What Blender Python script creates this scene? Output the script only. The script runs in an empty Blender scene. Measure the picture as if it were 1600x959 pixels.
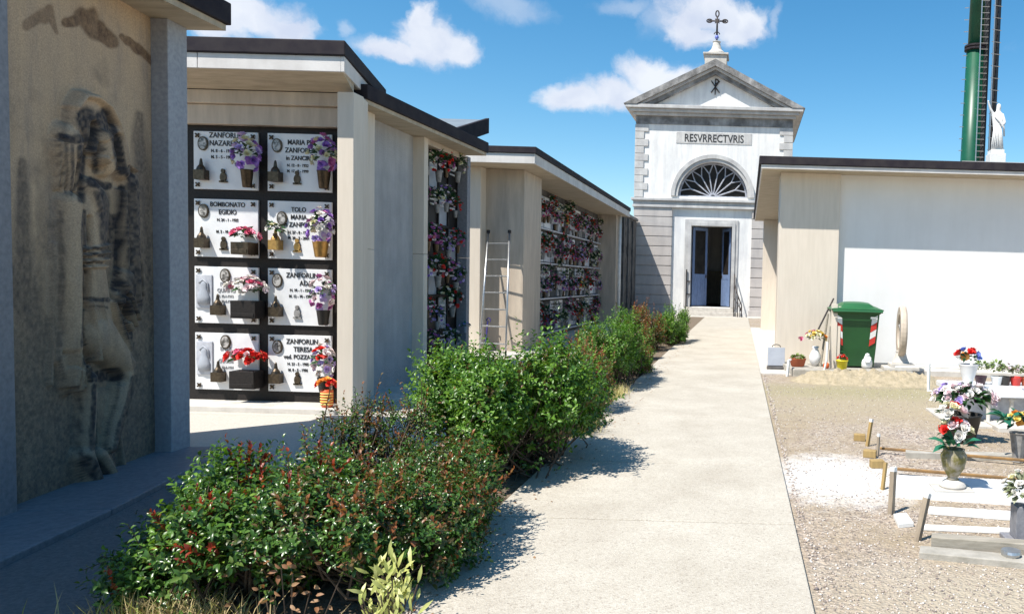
import bpy, bmesh, math, random
import numpy as np
from mathutils import Vector, Matrix
R = math.radians
rnd = random.Random(7)
sc = bpy.context.scene
COL = sc.collection

# ------------------------------------------------------------------ camera
FPX, PPX, PPY, PITCH, ROLL, EYE = 1200., 1165., 502., math.atan(60/1200.), .028, 1.6
fw = Vector((0, math.cos(PITCH), -math.sin(PITCH)))
_r = Vector((1, 0, 0)); _u = Vector((0, math.sin(PITCH), math.cos(PITCH)))
rt = math.cos(ROLL)*_r + math.sin(ROLL)*_u
up = -math.sin(ROLL)*_r + math.cos(ROLL)*_u
cam = bpy.data.cameras.new('camera'); co = bpy.data.objects.new('camera', cam); COL.objects.link(co)
co.matrix_world = Matrix(((rt.x, up.x, -fw.x, 0), (rt.y, up.y, -fw.y, 0), (rt.z, up.z, -fw.z, EYE), (0, 0, 0, 1)))
cam.sensor_width = 36; cam.lens = FPX/1600*36
cam.shift_x = (800-PPX)/1600; cam.shift_y = (PPY-479.5)/1600
cam.clip_start = .05; cam.clip_end = 3000
sc.camera = co
# surveying helpers: where a sight line meets a real plane
def ray(px, py): return fw + (px-PPX)/FPX*rt - (py-PPY)/FPX*up
def Zp(px, py, z=0.):
    d = ray(px, py); t = (z-EYE)/d.z; return Vector((d.x*t, d.y*t, z))
def Yp(px, py, y):
    d = ray(px, py); t = y/d.y; return Vector((d.x*t, y, EYE+d.z*t))
def Xp(px, py, x):
    d = ray(px, py); t = x/d.x; return Vector((x, d.y*t, EYE+d.z*t))

# ------------------------------------------------------------------ materials
def nmat(name):
    m = bpy.data.materials.new(name); m.use_nodes = True
    nt = m.node_tree; b = nt.nodes['Principled BSDF']
    return m, nt, b
def node(nt, t, **kw):
    n = nt.nodes.new(t)
    for k, v in kw.items():
        if k.startswith('i_'): n.inputs[k[2:].replace('_', ' ')].default_value = v
        else: setattr(n, k, v)
    return n
def ramp(nt, fac, stops):
    r = nt.nodes.new('ShaderNodeValToRGB'); e = r.color_ramp.elements
    while len(e) < len(stops): e.new(.5)
    for i, (p, c) in enumerate(stops):
        e[i].position = p; e[i].color = (c if len(c) == 4 else (*c, 1))
    nt.links.new(fac, r.inputs[0]); return r.outputs[0]
def mixc(nt, fac, a, b, mode='MIX'):
    m = nt.nodes.new('ShaderNodeMix'); m.data_type = 'RGBA'; m.blend_type = mode
    for s, v in ((m.inputs[0], fac), (m.inputs[6], a), (m.inputs[7], b)):
        if isinstance(v, bpy.types.NodeSocket): nt.links.new(v, s)
        elif isinstance(v, (int, float)): s.default_value = v
        else: s.default_value = (*v, 1)
    return m.outputs[2]
def noise(nt, vec, scale, detail=6, rough=.6, dist=0.):
    n = node(nt, 'ShaderNodeTexNoise'); n.inputs['Scale'].default_value = scale
    n.inputs['Detail'].default_value = detail; n.inputs['Roughness'].default_value = rough
    n.inputs['Distortion'].default_value = dist
    if vec: nt.links.new(vec, n.inputs['Vector'])
    return n.outputs['Fac']
def coords(nt, scale=(1, 1, 1), kind='Object'):
    t = nt.nodes.new('ShaderNodeTexCoord'); m = nt.nodes.new('ShaderNodeMapping')
    m.inputs['Scale'].default_value = scale
    nt.links.new(t.outputs[kind], m.inputs[0]); return m.outputs[0]
def bump(nt, b, h, strength=.3, dist=.01):
    n = nt.nodes.new('ShaderNodeBump'); n.inputs['Strength'].default_value = strength
    n.inputs['Distance'].default_value = dist
    nt.links.new(h, n.inputs['Height']); nt.links.new(n.outputs[0], b.inputs['Normal'])
def M(name, c, c2=None, scale=6., rough=.7, metal=0., bs=40., bst=.25, bd=.004, streak=0., sc_col=(.12, .1, .08), spec=.5, stretch=(1, 1, 1), lo=.35, hi=.7):
    """general weathered material: two tones of noise, fine bump, optional vertical dirt streaks"""
    m, nt, b = nmat(name)
    v = coords(nt, stretch)
    c2 = c2 or tuple(x*.8 for x in c)
    f = noise(nt, v, scale)
    col = ramp(nt, f, [(lo, c), (hi, c2)])
    if streak:
        vs = coords(nt, (1, 1, .12))
        s = noise(nt, vs, 3.2, 8, .7)
        sf = ramp(nt, s, [(.45, (0, 0, 0)), (.78, (streak,)*3)])
        col = mixc(nt, sf, col, sc_col)
    nt.links.new(col, b.inputs['Base Color'])
    b.inputs['Roughness'].default_value = rough; b.inputs['Metallic'].default_value = metal
    b.inputs['Specular IOR Level'].default_value = spec
    if bst: bump(nt, b, noise(nt, v, bs, 8), bst, bd)
    return m
MT = {}
MT['marble'] = M('travertine_panel', (.56, .47, .37), (.42, .35, .28), 2.5, .6, stretch=(3, 3, .5), streak=.5, sc_col=(.25, .2, .16))
MT['marble_l'] = M('light_travertine', (.68, .6, .5), (.61, .535, .44), 3, .6, stretch=(5, 5, .5), streak=.12, sc_col=(.4, .33, .26))
MT['greystone'] = M('grey_granite', (.25, .25, .27), (.17, .17, .19), 30, .6, bs=90, streak=.35, sc_col=(.14, .14, .15))
MT['bluegranite'] = M('pale_blue_granite', (.36, .37, .4), (.26, .27, .3), 30, .6, bs=90, streak=.3, sc_col=(.16, .16, .18))
MT['stucco'] = M('rough_stucco', (.5, .5, .5), (.38, .38, .39), 2, .9, bs=60, bst=.8, bd=.02, streak=.5, sc_col=(.2, .19, .18))
MT['white'] = M('white_plaster', (.77, .76, .74), (.71, .7, .68), .9, .85, bs=50, bst=.3, streak=.2, sc_col=(.5, .48, .44))
MT['chapel'] = M('chapel_limewash', (.78, .77, .74), (.66, .65, .64), .9, .9, bs=20, bst=.3, bd=.02, streak=.55, sc_col=(.36, .36, .38))
MT['ashlar'] = M('grey_pink_ashlar', (.5, .46, .43), (.4, .37, .35), 1.1, .85, bs=20, bst=.4, bd=.02, streak=.5, sc_col=(.24, .23, .23))
MT['cornice'] = M('weathered_cornice', (.44, .43, .42), (.14, .135, .13), 1.6, .9, bs=14, bst=.5, bd=.03, streak=.7, sc_col=(.09, .088, .085), lo=.3, hi=.62)
MT['mould'] = M('pale_moulding', (.56, .55, .53), (.38, .37, .37), 2, .85, streak=.5, sc_col=(.22, .22, .22))
MT['soffit'] = M('board_marked_soffit', (.5, .42, .31), (.36, .3, .22), 3, .85, stretch=(1, 4, 1), bs=30, bst=.5, bd=.01)
MT['fascia'] = M('dark_sheet_fascia', (.022, .018, .024), (.04, .034, .036), 5, .75, bs=8, bst=.15, bd=.01, spec=.15)
MT['band'] = M('pale_concrete_band', (.66, .63, .6), (.54, .51, .48), 3, .8, streak=.35, sc_col=(.3, .27, .24))
MT['black'] = M('black_polished_granite', (.012, .01, .009), (.025, .02, .018), 60, .55, bst=.02, spec=.25)
MT['plaque'] = M('white_carrara', (.72, .72, .72), (.6, .6, .62), 5, .3, bst=.03, lo=.45, hi=.8)
MT['plaque_g'] = M('greyish_marble', (.55, .56, .6), (.35, .36, .4), 12, .35, bst=.03)
MT['bronze'] = M('dark_bronze', (.06, .045, .03), (.12, .09, .06), 30, .4, .8, bst=.2)
MT['brass'] = M('worn_brass', (.55, .33, .1), (.35, .2, .07), 20, .4, .7, bst=.1)
MT['letter'] = M('bronze_lettering', (.03, .028, .028), None, 5, .5, bst=0)
MT['letter_g'] = M('pale_engraved_lettering', (.3, .3, .31), None, 5, .5, bst=0)
MT['photo'] = M('ceramic_photo', (.45, .43, .41), (.08, .075, .07), 18, .2, bst=0, lo=.42, hi=.58)
MT['iron'] = M('dark_iron', (.03, .03, .035), (.08, .06, .05), 20, .6, .5)
MT['steel'] = M('galvanised_tube', (.55, .56, .57), (.42, .43, .44), 25, .35, .8, bst=.05)
MT['dark'] = M('dark_interior', (.02, .016, .013), (.03, .025, .02), 2, .9)
MT['glass'] = M('dusty_dark_glass', (.012, .01, .009), (.03, .025, .02), 3, .5, bst=.02, spec=.2)
MT['bluewood'] = M('faded_blue_paint', (.17, .24, .4), (.1, .15, .26), 5, .6, stretch=(6, 6, 1), streak=.4, sc_col=(.08, .09, .12))
MT['fan'] = M('grey_blue_tracery', (.42, .43, .48), (.22, .23, .27), 6, .7)
MT['blueglass'] = M('blue_enamel', (.1, .14, .5), (.2, .24, .6), 10, .2, bst=0)
MT['bin'] = M('green_plastic', (.014, .085, .022), (.01, .065, .018), 3, .45, bs=80, bst=.08, bd=.002)
MT['binlid'] = M('green_lid_plastic', (.018, .125, .042), (.015, .1, .034), 3, .4, bs=80, bst=.08, bd=.002)
MT['rubber'] = M('black_rubber', (.02, .02, .02), (.04, .04, .04), 20, .8)
MT['wood'] = M('weathered_wood', (.33, .27, .2), (.2, .16, .12), 4, .85, stretch=(6, 6, .8), bs=30, bst=.5, bd=.004)
MT['woodgrey'] = M('grey_timber', (.38, .34, .28), (.2, .18, .14), 4, .85, stretch=(.8, 8, 8), bs=30, bst=.5, bd=.004)
MT['yellowwood'] = M('yellow_pine', (.38, .26, .1), (.28, .19, .08), 5, .8, stretch=(6, 6, .8))
MT['rust'] = M('rusty_rail', (.3, .17, .06), (.16, .1, .05), 12, .85)
MT['paintwhite'] = M('white_painted_board', (.82, .82, .8), (.68, .67, .64), 7, .7)
MT['concrete'] = M('old_concrete', (.42, .39, .34), (.27, .25, .21), 8, .9, bs=60, bst=.5, bd=.006)
MT['conc_l'] = M('pale_concrete', (.56, .53, .48), (.42, .39, .35), 6, .9, bs=60, bst=.4, bd=.005)
MT['terracotta'] = M('terracotta', (.45, .12, .05), (.35, .09, .04), 8, .8)
MT['redplastic'] = M('red_plastic', (.6, .04, .03), None, 4, .4, bst=0)
MT['orangeplastic'] = M('orange_plastic', (.7, .14, .04), None, 4, .4, bst=0)
MT['yellow'] = M('yellow_plastic', (.8, .68, .03), None, 4, .4, bst=0)
MT['greymetal'] = M('grey_painted_metal', (.36, .38, .42), (.3, .32, .36), 6, .5)
MT['porcelain'] = M('white_glazed', (.78, .78, .77), (.66, .66, .65), 10, .3, bst=.03)
MT['statuew'] = M('white_statue_marble', (.8, .79, .76), (.68, .66, .63), 4, .7)
MT['urn'] = M('lichen_stone_urn', (.34, .3, .24), (.16, .14, .04), 14, .85, bs=40, bst=.5, bd=.005, lo=.4, hi=.58)
MT['vasegrey'] = M('grey_cast_vase', (.32, .31, .3), (.14, .13, .12), 14, .6)
MT['blackpot'] = M('black_plastic_pot', (.02, .018, .016), None, 4, .5, bst=0)
MT['purplepot'] = M('dark_purple_pot', (.05, .02, .03), None, 4, .5, bst=0)
MT['polegreen'] = M('green_painted_steel', (.006, .09, .045), (.005, .07, .035), 2, .4, bst=.03)
MT['cable'] = M('black_cable_tray', (.012, .012, .014), None, 2, .6)
MT['bluegrey'] = M('blue_broom_shaft', (.05, .04, .2), None, 2, .5, bst=0)
MT['roofgrey'] = M('grey_roof_sheet', (.2, .23, .25), (.15, .17, .19), 3, .5)
MT['tile'] = M('terracotta_roof_tiles', (.3, .2, .16), (.16, .12, .1), 9, .85, bs=20, bst=.5, bd=.02)
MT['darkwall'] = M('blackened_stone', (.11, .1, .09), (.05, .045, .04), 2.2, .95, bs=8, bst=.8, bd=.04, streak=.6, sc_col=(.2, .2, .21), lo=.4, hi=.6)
MT['bark'] = M('shrub_bark', (.1, .07, .045), (.06, .04, .03), 20, .9)
MT['straw'] = M('dry_straw', (.5, .4, .2), (.34, .26, .12), 9, .8, bst=0)

def petal_mat(name, c, c2):
    m, nt, b = nmat(name)
    g = nt.nodes.new('ShaderNodeNewGeometry')
    nt.links.new(ramp(nt, g.outputs['Random Per Island'], [(0, c), (1, c2)]), b.inputs['Base Color'])
    b.inputs['Roughness'].default_value = .7
    b.inputs['Subsurface Weight'].default_value = 0
    return m
FL = {
 'pink': petal_mat('pink_petals', (.72, .1, .22), (.8, .35, .45)),
 'red': petal_mat('red_petals', (.62, .015, .012), (.75, .05, .03)),
 'purple': petal_mat('violet_petals', (.28, .12, .5), (.42, .25, .66)),
 'lilac': petal_mat('lilac_petals', (.5, .38, .72), (.62, .5, .78)),
 'white': petal_mat('white_petals', (.8, .78, .74), (.7, .66, .6)),
 'cream': petal_mat('cream_petals', (.72, .68, .4), (.75, .72, .55)),
 'orange': petal_mat('orange_petals', (.8, .25, .04), (.8, .42, .08)),
 'yellow': petal_mat('yellow_petals', (.8, .6, .1), (.78, .66, .3)),
 'blue': petal_mat('blue_petals', (.15, .2, .6), (.4, .48, .75)),
 'rose': petal_mat('rose_white_petals', (.75, .55, .58), (.78, .74, .72)),
 'mauve': petal_mat('magenta_petals', (.4, .08, .3), (.55, .2, .45)),
}
def leaf_mat(name, stops, rough=.38, trans=.25):
    m, nt, b = nmat(name)
    g = nt.nodes.new('ShaderNodeNewGeometry')
    c = ramp(nt, g.outputs['Random Per Island'], stops)
    nt.links.new(c, b.inputs['Base Color'])
    b.inputs['Roughness'].default_value = rough
    b.inputs['Specular IOR Level'].default_value = .5
    t = nt.nodes.new('ShaderNodeBsdfTranslucent'); nt.links.new(mixc(nt, 1., c, (1.3, 1.25, .5), 'MULTIPLY'), t.inputs['Color'])
    mx = nt.nodes.new('ShaderNodeMixShader'); mx.inputs[0].default_value = trans
    nt.links.new(b.outputs[0], mx.inputs[1]); nt.links.new(t.outputs[0], mx.inputs[2])
    nt.links.new(mx.outputs[0], nt.nodes['Material Output'].inputs['Surface'])
    return m
LM = {
 'glossy': leaf_mat('glossy_dark_leaves', [(0, (.025, .065, .012)), (.5, (.05, .12, .02)), (.85, (.085, .18, .035)), (1, (.15, .22, .05))], .28),
 'bright': leaf_mat('fresh_green_leaves', [(0, (.05, .13, .015)), (.5, (.1, .22, .025)), (.9, (.16, .31, .04)), (1, (.24, .36, .05))], .4, .35),
 'bronze': leaf_mat('bronze_green_leaves', [(0, (.04, .065, .018)), (.4, (.08, .09, .025)), (.75, (.15, .09, .035)), (1, (.24, .1, .045))], .4),
 'red': leaf_mat('red_young_leaves', [(0, (.2, .02, .015)), (.6, (.32, .05, .02)), (1, (.35, .12, .04))], .4, .3),
 'rust': leaf_mat('rust_young_leaves', [(0, (.2, .06, .025)), (.6, (.3, .11, .04)), (1, (.22, .16, .05))], .45, .3),
 'dry': leaf_mat('dry_orange_leaves', [(0, (.28, .12, .05)), (1, (.4, .24, .13))], .6, .3),
 'varieg': leaf_mat('pale_yellow_green_leaves', [(0, (.42, .45, .12)), (.6, (.55, .55, .22)), (1, (.3, .36, .08))], .4, .3),
 'green': leaf_mat('plastic_green_leaves', [(0, (.015, .06, .02)), (1, (.04, .12, .03))], .5, .15),
 'teal': leaf_mat('teal_cloth_leaves', [(0, (.01, .1, .06)), (1, (.02, .17, .1))], .5, .15),
 'pale': leaf_mat('pale_grey_green_leaves', [(0, (.14, .17, .09)), (.7, (.3, .32, .2)), (1, (.5, .48, .38))], .6, .15),
 'succ': leaf_mat('succulent_leaves', [(0, (.12, .2, .05)), (1, (.25, .32, .1))], .5, .15),
}

# ------------------------------------------------------------------ mesh builder
def setp(o, label=None, cat=None, group=None, kind=None):
    if label: o['label'] = label
    if cat: o['category'] = cat
    if group: o['group'] = group
    if kind: o['kind'] = kind
    return o
OFF = {}
def thing(name, label, cat, loc=(0, 0, 0), rz=0, group=None):
    o = bpy.data.objects.new(name, None); COL.objects.link(o)
    o.empty_display_size = .1
    o.location = loc; o.rotation_euler = (0, 0, rz)
    setp(o, label, cat, group); OFF[o.name] = Vector(loc); return o
class MB:
    def __init__(s): s.v = []; s.f = []
    def add(s, vs, fs):
        n = len(s.v); s.v += [tuple(v) for v in vs]; s.f += [tuple(i+n for i in f) for f in fs]; return s
    def box(s, x0, x1, y0, y1, z0, z1, rot=None, c=None):
        vs = [Vector((x, y, z)) for z in (z0, z1) for x, y in ((x0, y0), (x1, y0), (x1, y1), (x0, y1))]
        if rot is not None:
            c = c or Vector(((x0+x1)/2, (y0+y1)/2, z0)); vs = [rot @ (v-Vector(c))+Vector(c) for v in vs]
        return s.add(vs, [(3, 2, 1, 0), (4, 5, 6, 7), (0, 1, 5, 4), (1, 2, 6, 5), (2, 3, 7, 6), (3, 0, 4, 7)])
    def prism(s, poly, z0, z1, ztop=None):
        """plan polygon (counter-clockwise) extruded; z0/z1 may be lists"""
        n = len(poly); a = z0 if hasattr(z0, '__len__') else [z0]*n; b = z1 if hasattr(z1, '__len__') else [z1]*n
        vs = [(p[0], p[1], a[i]) for i, p in enumerate(poly)]+[(p[0], p[1], b[i]) for i, p in enumerate(poly)]
        return s.add(vs, [tuple(range(n-1, -1, -1)), tuple(range(n, 2*n))]+[(i, (i+1) % n, n+(i+1) % n, n+i) for i in range(n)])
    def front(s, poly, y0, y1):
        """x-z outline (counter-clockwise seen from -y) extruded from y0 back to y1"""
        n = len(poly)
        vs = [(p[0], y0, p[1]) for p in poly]+[(p[0], y1, p[1]) for p in poly]
        return s.add(vs, [tuple(range(n)), tuple(range(2*n-1, n-1, -1))]+[((i+1) % n, i, n+i, n+(i+1) % n) for i in range(n)])
    def tube(s, pts, rad, k=8, flat=1., cap=True):
        pts = [Vector(p) for p in pts]; n = len(pts)
        rad = rad if hasattr(rad, '__len__') else [rad]*n
        vs = []; prev = None
        for i, p in enumerate(pts):
            d = (pts[min(i+1, n-1)]-pts[max(i-1, 0)]).normalized()
            a = Vector((0, 0, 1)) if abs(d.z) < .9 else Vector((1, 0, 0))
            if prev is not None: a = prev
            e = (a-d*a.dot(d)).normalized(); g = d.cross(e); prev = e
            for j in range(k):
                t = 2*math.pi*j/k; vs.append(p+(e*math.cos(t)+g*math.sin(t)*flat)*rad[i])
        fs = [(i*k+j, i*k+(j+1) % k, (i+1)*k+(j+1) % k, (i+1)*k+j) for i in range(n-1) for j in range(k)]
        if cap: fs += [tuple(range(k-1, -1, -1)), tuple((n-1)*k+j for j in range(k))]
        return s.add(vs, fs)
    def lathe(s, prof, c=(0, 0, 0), k=20, sx=1., sy=1.):
        vs = []; n = len(prof)
        for r, z in prof:
            for j in range(k):
                t = 2*math.pi*j/k; vs.append((c[0]+r*math.cos(t)*sx, c[1]+r*math.sin(t)*sy, c[2]+z))
        fs = [(i*k+j, i*k+(j+1) % k, (i+1)*k+(j+1) % k, (i+1)*k+j) for i in range(n-1) for j in range(k)]
        fs += [tuple(range(k-1, -1, -1)), tuple((n-1)*k+j for j in range(k))]
        return s.add(vs, fs)
    def disc_y(s, cx, y, cz, rx, rz, th, k=20):
        """elliptical tablet facing -y"""
        return s.front([(cx+rx*math.cos(2*math.pi*j/k), cz+rz*math.sin(2*math.pi*j/k)) for j in range(k)], y, y+th)
    def xform(s, m): s.v = [tuple(m @ Vector(v)) for v in s.v]; return s
    def build(s, name, mat, parent=None, smooth=False, bevel=0, world=True, autosm=True):
        me = bpy.data.meshes.new(name)
        off = OFF.get(parent.name, Vector((0, 0, 0))) if (parent is not None and world) else Vector((0, 0, 0))
        me.from_pydata([tuple(Vector(v)-off) for v in s.v] if off.length else s.v, [], s.f)
        me.materials.append(mat)
        if smooth: me.polygons.foreach_set('use_smooth', [True]*len(me.polygons))
        me.update()
        o = bpy.data.objects.new(name, me); COL.objects.link(o)
        if parent is not None: o.parent = parent; OFF[o.name] = off if world else Vector((0, 0, 0))
        if bevel:
            b = o.modifiers.new('bevel', 'BEVEL'); b.width = bevel; b.segments = 2; b.limit_method = 'ANGLE'
        return o
def kids(o): return [c for c in bpy.data.objects if c.parent == o]
def copy_tree(o, parent=None, children=None):
    c = o.copy(); COL.objects.link(c); c.parent = parent
    for ch in children[o] if children else kids(o): copy_tree(ch, c, children)
    return c
def tree_of(o):
    d = {}
    def rec(x):
        d[x] = kids(x)
        for k in d[x]: rec(k)
    rec(o); return d

def text_obj(lines, mat, name, parent, loc, ext=.003, sx=1.):
    """lines: (text, size, x, z) on a plane facing -y, joined in one mesh; loc is world"""
    vs = []; fs = []
    for t, size, x, z in lines:
        cu = bpy.data.curves.new('txt', 'FONT'); cu.body = t; cu.size = size; cu.align_x = 'CENTER'; cu.extrude = ext
        cu.offset = size*.012; cu.resolution_u = 3
        ob = bpy.data.objects.new('txt', cu)
        me = bpy.data.meshes.new_from_object(ob)
        n = len(vs)
        for v in me.vertices: vs.append((loc[0]+x+v.co.x*sx, loc[1]-v.co.z, loc[2]+z+v.co.y))
        for p in me.polygons: fs.append(tuple(i+n for i in p.vertices))
        bpy.data.objects.remove(ob); bpy.data.curves.remove(cu); bpy.data.meshes.remove(me)
    b = MB(); b.add(vs, fs); return b.build(name, mat, parent)

# ------------------------------------------------------------------ leaves (numpy)
def leaf_arrays(pos, dirs, nrm, L, W, fold=.25, droop=.2):
    """one leaf = 4 faces folded along the midrib: base, 2 sides low, 2 sides high, tip"""
    n = len(pos); d = dirs/np.linalg.norm(dirs, axis=1)[:, None]
    nn = nrm-(nrm*d).sum(1)[:, None]*d; nn /= (np.linalg.norm(nn, axis=1)[:, None]+1e-9)
    s = np.cross(d, nn); L = L[:, None]; W = W[:, None]
    base = pos; tip = pos+d*L-nn*L*droop
    mid = pos+d*L*.5+nn*L*.02
    l1 = pos+d*L*.28+s*W*.42+nn*W*fold; r1 = pos+d*L*.28-s*W*.42+nn*W*fold
    l2 = pos+d*L*.65+s*W*.45+nn*(W*fold-L*droop*.3); r2 = pos+d*L*.65-s*W*.45+nn*(W*fold-L*droop*.3)
    V = np.stack([base, l1, l2, tip, r2, r1, mid], 1).reshape(-1, 3)
    F = np.array([(0, 6, 1, 1), (1, 6, 2, 2), (2, 6, 3, 3), (3, 6, 4, 4), (4, 6, 5, 5), (5, 6, 0, 0)])[:, :3]
    Fs = (F[None]+7*np.arange(n)[:, None, None]).reshape(-1, 3)
    return V, Fs
def np_mesh(name, V, F, mat, parent=None, smooth=True):
    me = bpy.data.meshes.new(name)
    me.vertices.add(len(V)); me.vertices.foreach_set('co', V.astype(np.float32).ravel())
    k = F.shape[1]
    me.loops.add(F.size); me.loops.foreach_set('vertex_index', F.astype(np.int32).ravel())
    me.polygons.add(len(F)); me.polygons.foreach_set('loop_start', np.arange(0, F.size, k, dtype=np.int32))
    me.polygons.foreach_set('use_smooth', np.full(len(F), smooth))
    me.materials.append(mat); me.update(calc_edges=True); me.validate()
    o = bpy.data.objects.new(name, me); COL.objects.link(o); o.parent = parent; return o
def shrub(name, label, cat, loc, rx, ry, h, nt, mats, seed, leafL=.045, per=11, tips=.12, group=None, lumps=5, sprigs=0, low=.05, rz=0):
    """mats: (main, second, share of second, tip material)"""
    g = np.random.default_rng(seed)
    root = thing(name, label, cat, loc, rz, group)
    # uneven outline: lumps of different size around the body
    C = [(0, 0, h*.45, rx*.75, ry*.75, h*.5)]
    for i in range(lumps):
        a = 2*math.pi*i/lumps+g.uniform(-.4, .4); q = g.uniform(.4, .62)
        C.append((rx*q*math.cos(a), ry*q*math.sin(a), h*g.uniform(.25, .68), rx*g.uniform(.28, .5), ry*g.uniform(.28, .5), h*g.uniform(.26, .42)))
    C = np.array(C)
    pick = g.integers(0, len(C), nt)
    dirn = g.normal(size=(nt, 3)); dirn[:, 2] += .35; dirn /= np.linalg.norm(dirn, axis=1)[:, None]
    rr = g.uniform(.45, 1.0, nt)**.6*g.uniform(.82, 1.2, nt)
    tipp = C[pick, :3]+dirn*C[pick, 3:]*rr[:, None]
    tipp[:, 2] = np.clip(tipp[:, 2], low+.02*g.random(nt), None)
    axis = dirn+np.array([0, 0, .6])+g.normal(size=(nt, 3))*.35; axis /= np.linalg.norm(axis, axis=1)[:, None]
    TL = g.uniform(.1, .22, nt)*(leafL/.045)**.5
    if sprigs:
        sidx = g.choice(np.where(tipp[:, 2] > h*.6)[0], sprigs)
        tipp[sidx] += np.array([0, 0, 1.])*g.uniform(.05, .2, sprigs)[:, None]; TL[sidx] *= 2.0
        axis[sidx] = np.array([0, 0, 1.])+g.normal(size=(sprigs, 3))*.25
        axis[sidx] /= np.linalg.norm(axis[sidx], axis=1)[:, None]
    base = tipp-axis*TL[:, None]
    # leaves spiral up each twig
    t = np.tile((np.arange(per)+.5)/per, (nt, 1))+g.uniform(-.04, .04, (nt, per))
    P = base[:, None]+axis[:, None]*(t*TL[:, None])[..., None]
    ref = np.where(np.abs(axis[:, 2:3]) < .9, np.array([[0, 0, 1.]]), np.array([[1., 0, 0]]))
    e1 = np.cross(axis, ref); e1 /= np.linalg.norm(e1, axis=1)[:, None]; e2 = np.cross(axis, e1)
    ang = np.arange(per)[None]*2.4+g.uniform(0, 6.28, (nt, 1))
    side = e1[:, None]*np.cos(ang)[..., None]+e2[:, None]*np.sin(ang)[..., None]
    D = side*.9+axis[:, None]*(.25+.9*t[..., None]**3)+g.normal(size=(nt, per, 3))*.22
    N = axis[:, None]*.9-side*.35+np.array([0, 0, .45])+g.normal(size=(nt, per, 3))*.25
    LL = leafL*g.uniform(.65, 1.25, (nt, per))*(1-.35*t)
    istip = g.random(nt) < tips*np.clip((tipp[:, 2]/h), .1, 1)*1.6
    second = g.random(nt) < mats[2]
    for sel, mt, nm, k in ((~istip & ~second, mats[0], 'foliage', 1.), (~istip & second, mats[1], 'foliage', 1.), (istip, mats[3], 'young_shoots', .95)):
        if sel.sum() < 2: continue
        p = P[sel].reshape(-1, 3); d = D[sel].copy(); nn = N[sel].reshape(-1, 3); l = LL[sel].reshape(-1)*k
        if nm == 'young_shoots': d = d*np.array([.6, .6, 1])+axis[sel][:, None]*.9
        d = d.reshape(-1, 3)
        V, F = leaf_arrays(p, d, nn, l, l*g.uniform(.42, .58, len(l)))
        np_mesh(nm, V, F, LM[mt], root)
    b = MB()
    for i in range(0, nt, max(1, nt//160)):
        p0 = Vector((max(-.5, min(.5, .25*g.normal()))*rx, max(-.6, min(.6, .25*g.normal()))*ry, 0)); p3 = Vector(base[i]); p4 = Vector(tipp[i])
        pm = p0.lerp(p3, .5)+Vector((p3.x*.15, p3.y*.15, -.05*h))
        b.tube([p0, pm, p3, p4], [.009, .006, .003, .0015], 4)
    b.build('stems', MT['bark'], root, world=False)
    return root

def petals(center, r, n, g, up=(0, 0, 1)):
    """a ruffled bloom of overlapping petals around centre"""
    pos = np.repeat(np.array([center]), n, 0); k = np.arange(n)
    th = k*2.4; ph = .25+1.15*(k/n)
    u = np.array(up, float); u /= np.linalg.norm(u)
    ref = np.array([1., 0, 0]) if abs(u[0]) < .8 else np.array([0, 1., 0])
    a = np.cross(u, ref); a /= np.linalg.norm(a); b = np.cross(u, a)
    d = (a[None]*np.cos(th)[:, None]+b[None]*np.sin(th)[:, None])*np.sin(ph)[:, None]+u[None]*np.cos(ph)[:, None]
    d += g.normal(size=d.shape)*.12
    nn = u[None]*np.sin(ph)[:, None]-(d*.3)
    L = r*(.75+.35*k/n)
    return leaf_arrays(pos, d, nn, L, L*1.05, .18, -.1)
def bouquet(parent, c, rx, ry, rz, cols, n, br, seed, leaf='green', nleaf=30, leafL=.07, up=(0, 0, 1), petaln=11):
    """blooms of several colours over a dome; each colour one part, the greenery one part"""
    g = np.random.default_rng(seed)
    groups = {}
    for i in range(n):
        th = i*2.399+g.uniform(-.3, .3); q = math.sqrt((i+.5)/n)
        d = np.array([q*math.cos(th), q*math.sin(th), math.sqrt(max(0, 1-q*q))*1.0-.25*q])
        if rz > rx*1.3:   # tall arrangement: blooms all the way down
            zz = -.75+1.75*(i+.5)/n; q = math.sqrt(max(.04, 1-zz*zz)); d = np.array([q*math.cos(th), q*math.sin(th), zz])
        p = np.array(c)+d*np.array([rx, ry, rz])*g.uniform(.82, 1.08)
        groups.setdefault(cols[g.integers(0, len(cols))], []).append((p, d))
    for cn, L in groups.items():
        Vs, Fs, off = [], [], 0
        for p, d in L:
            V, F = petals(p, br*g.uniform(.8, 1.2), petaln, g, d+np.array(up)*.3)
            Vs.append(V); Fs.append(F+off); off += len(V)
        o = np_mesh('blooms', np.concatenate(Vs), np.concatenate(Fs), FL[cn], parent)
    if nleaf:
        d = g.normal(size=(nleaf, 3)); d[:, 2] = np.abs(d[:, 2])*.7-.15; d /= np.linalg.norm(d, axis=1)[:, None]
        p = np.array(c)+d*np.array([rx, ry, rz])*.55
        l = leafL*g.uniform(.7, 1.3, nleaf)
        V, F = leaf_arrays(p, d, np.array([0, 0, 1.])+g.normal(size=(nleaf, 3))*.3, l, l*.45)
        np_mesh('greenery', V, F, LM[leaf], parent)
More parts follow.
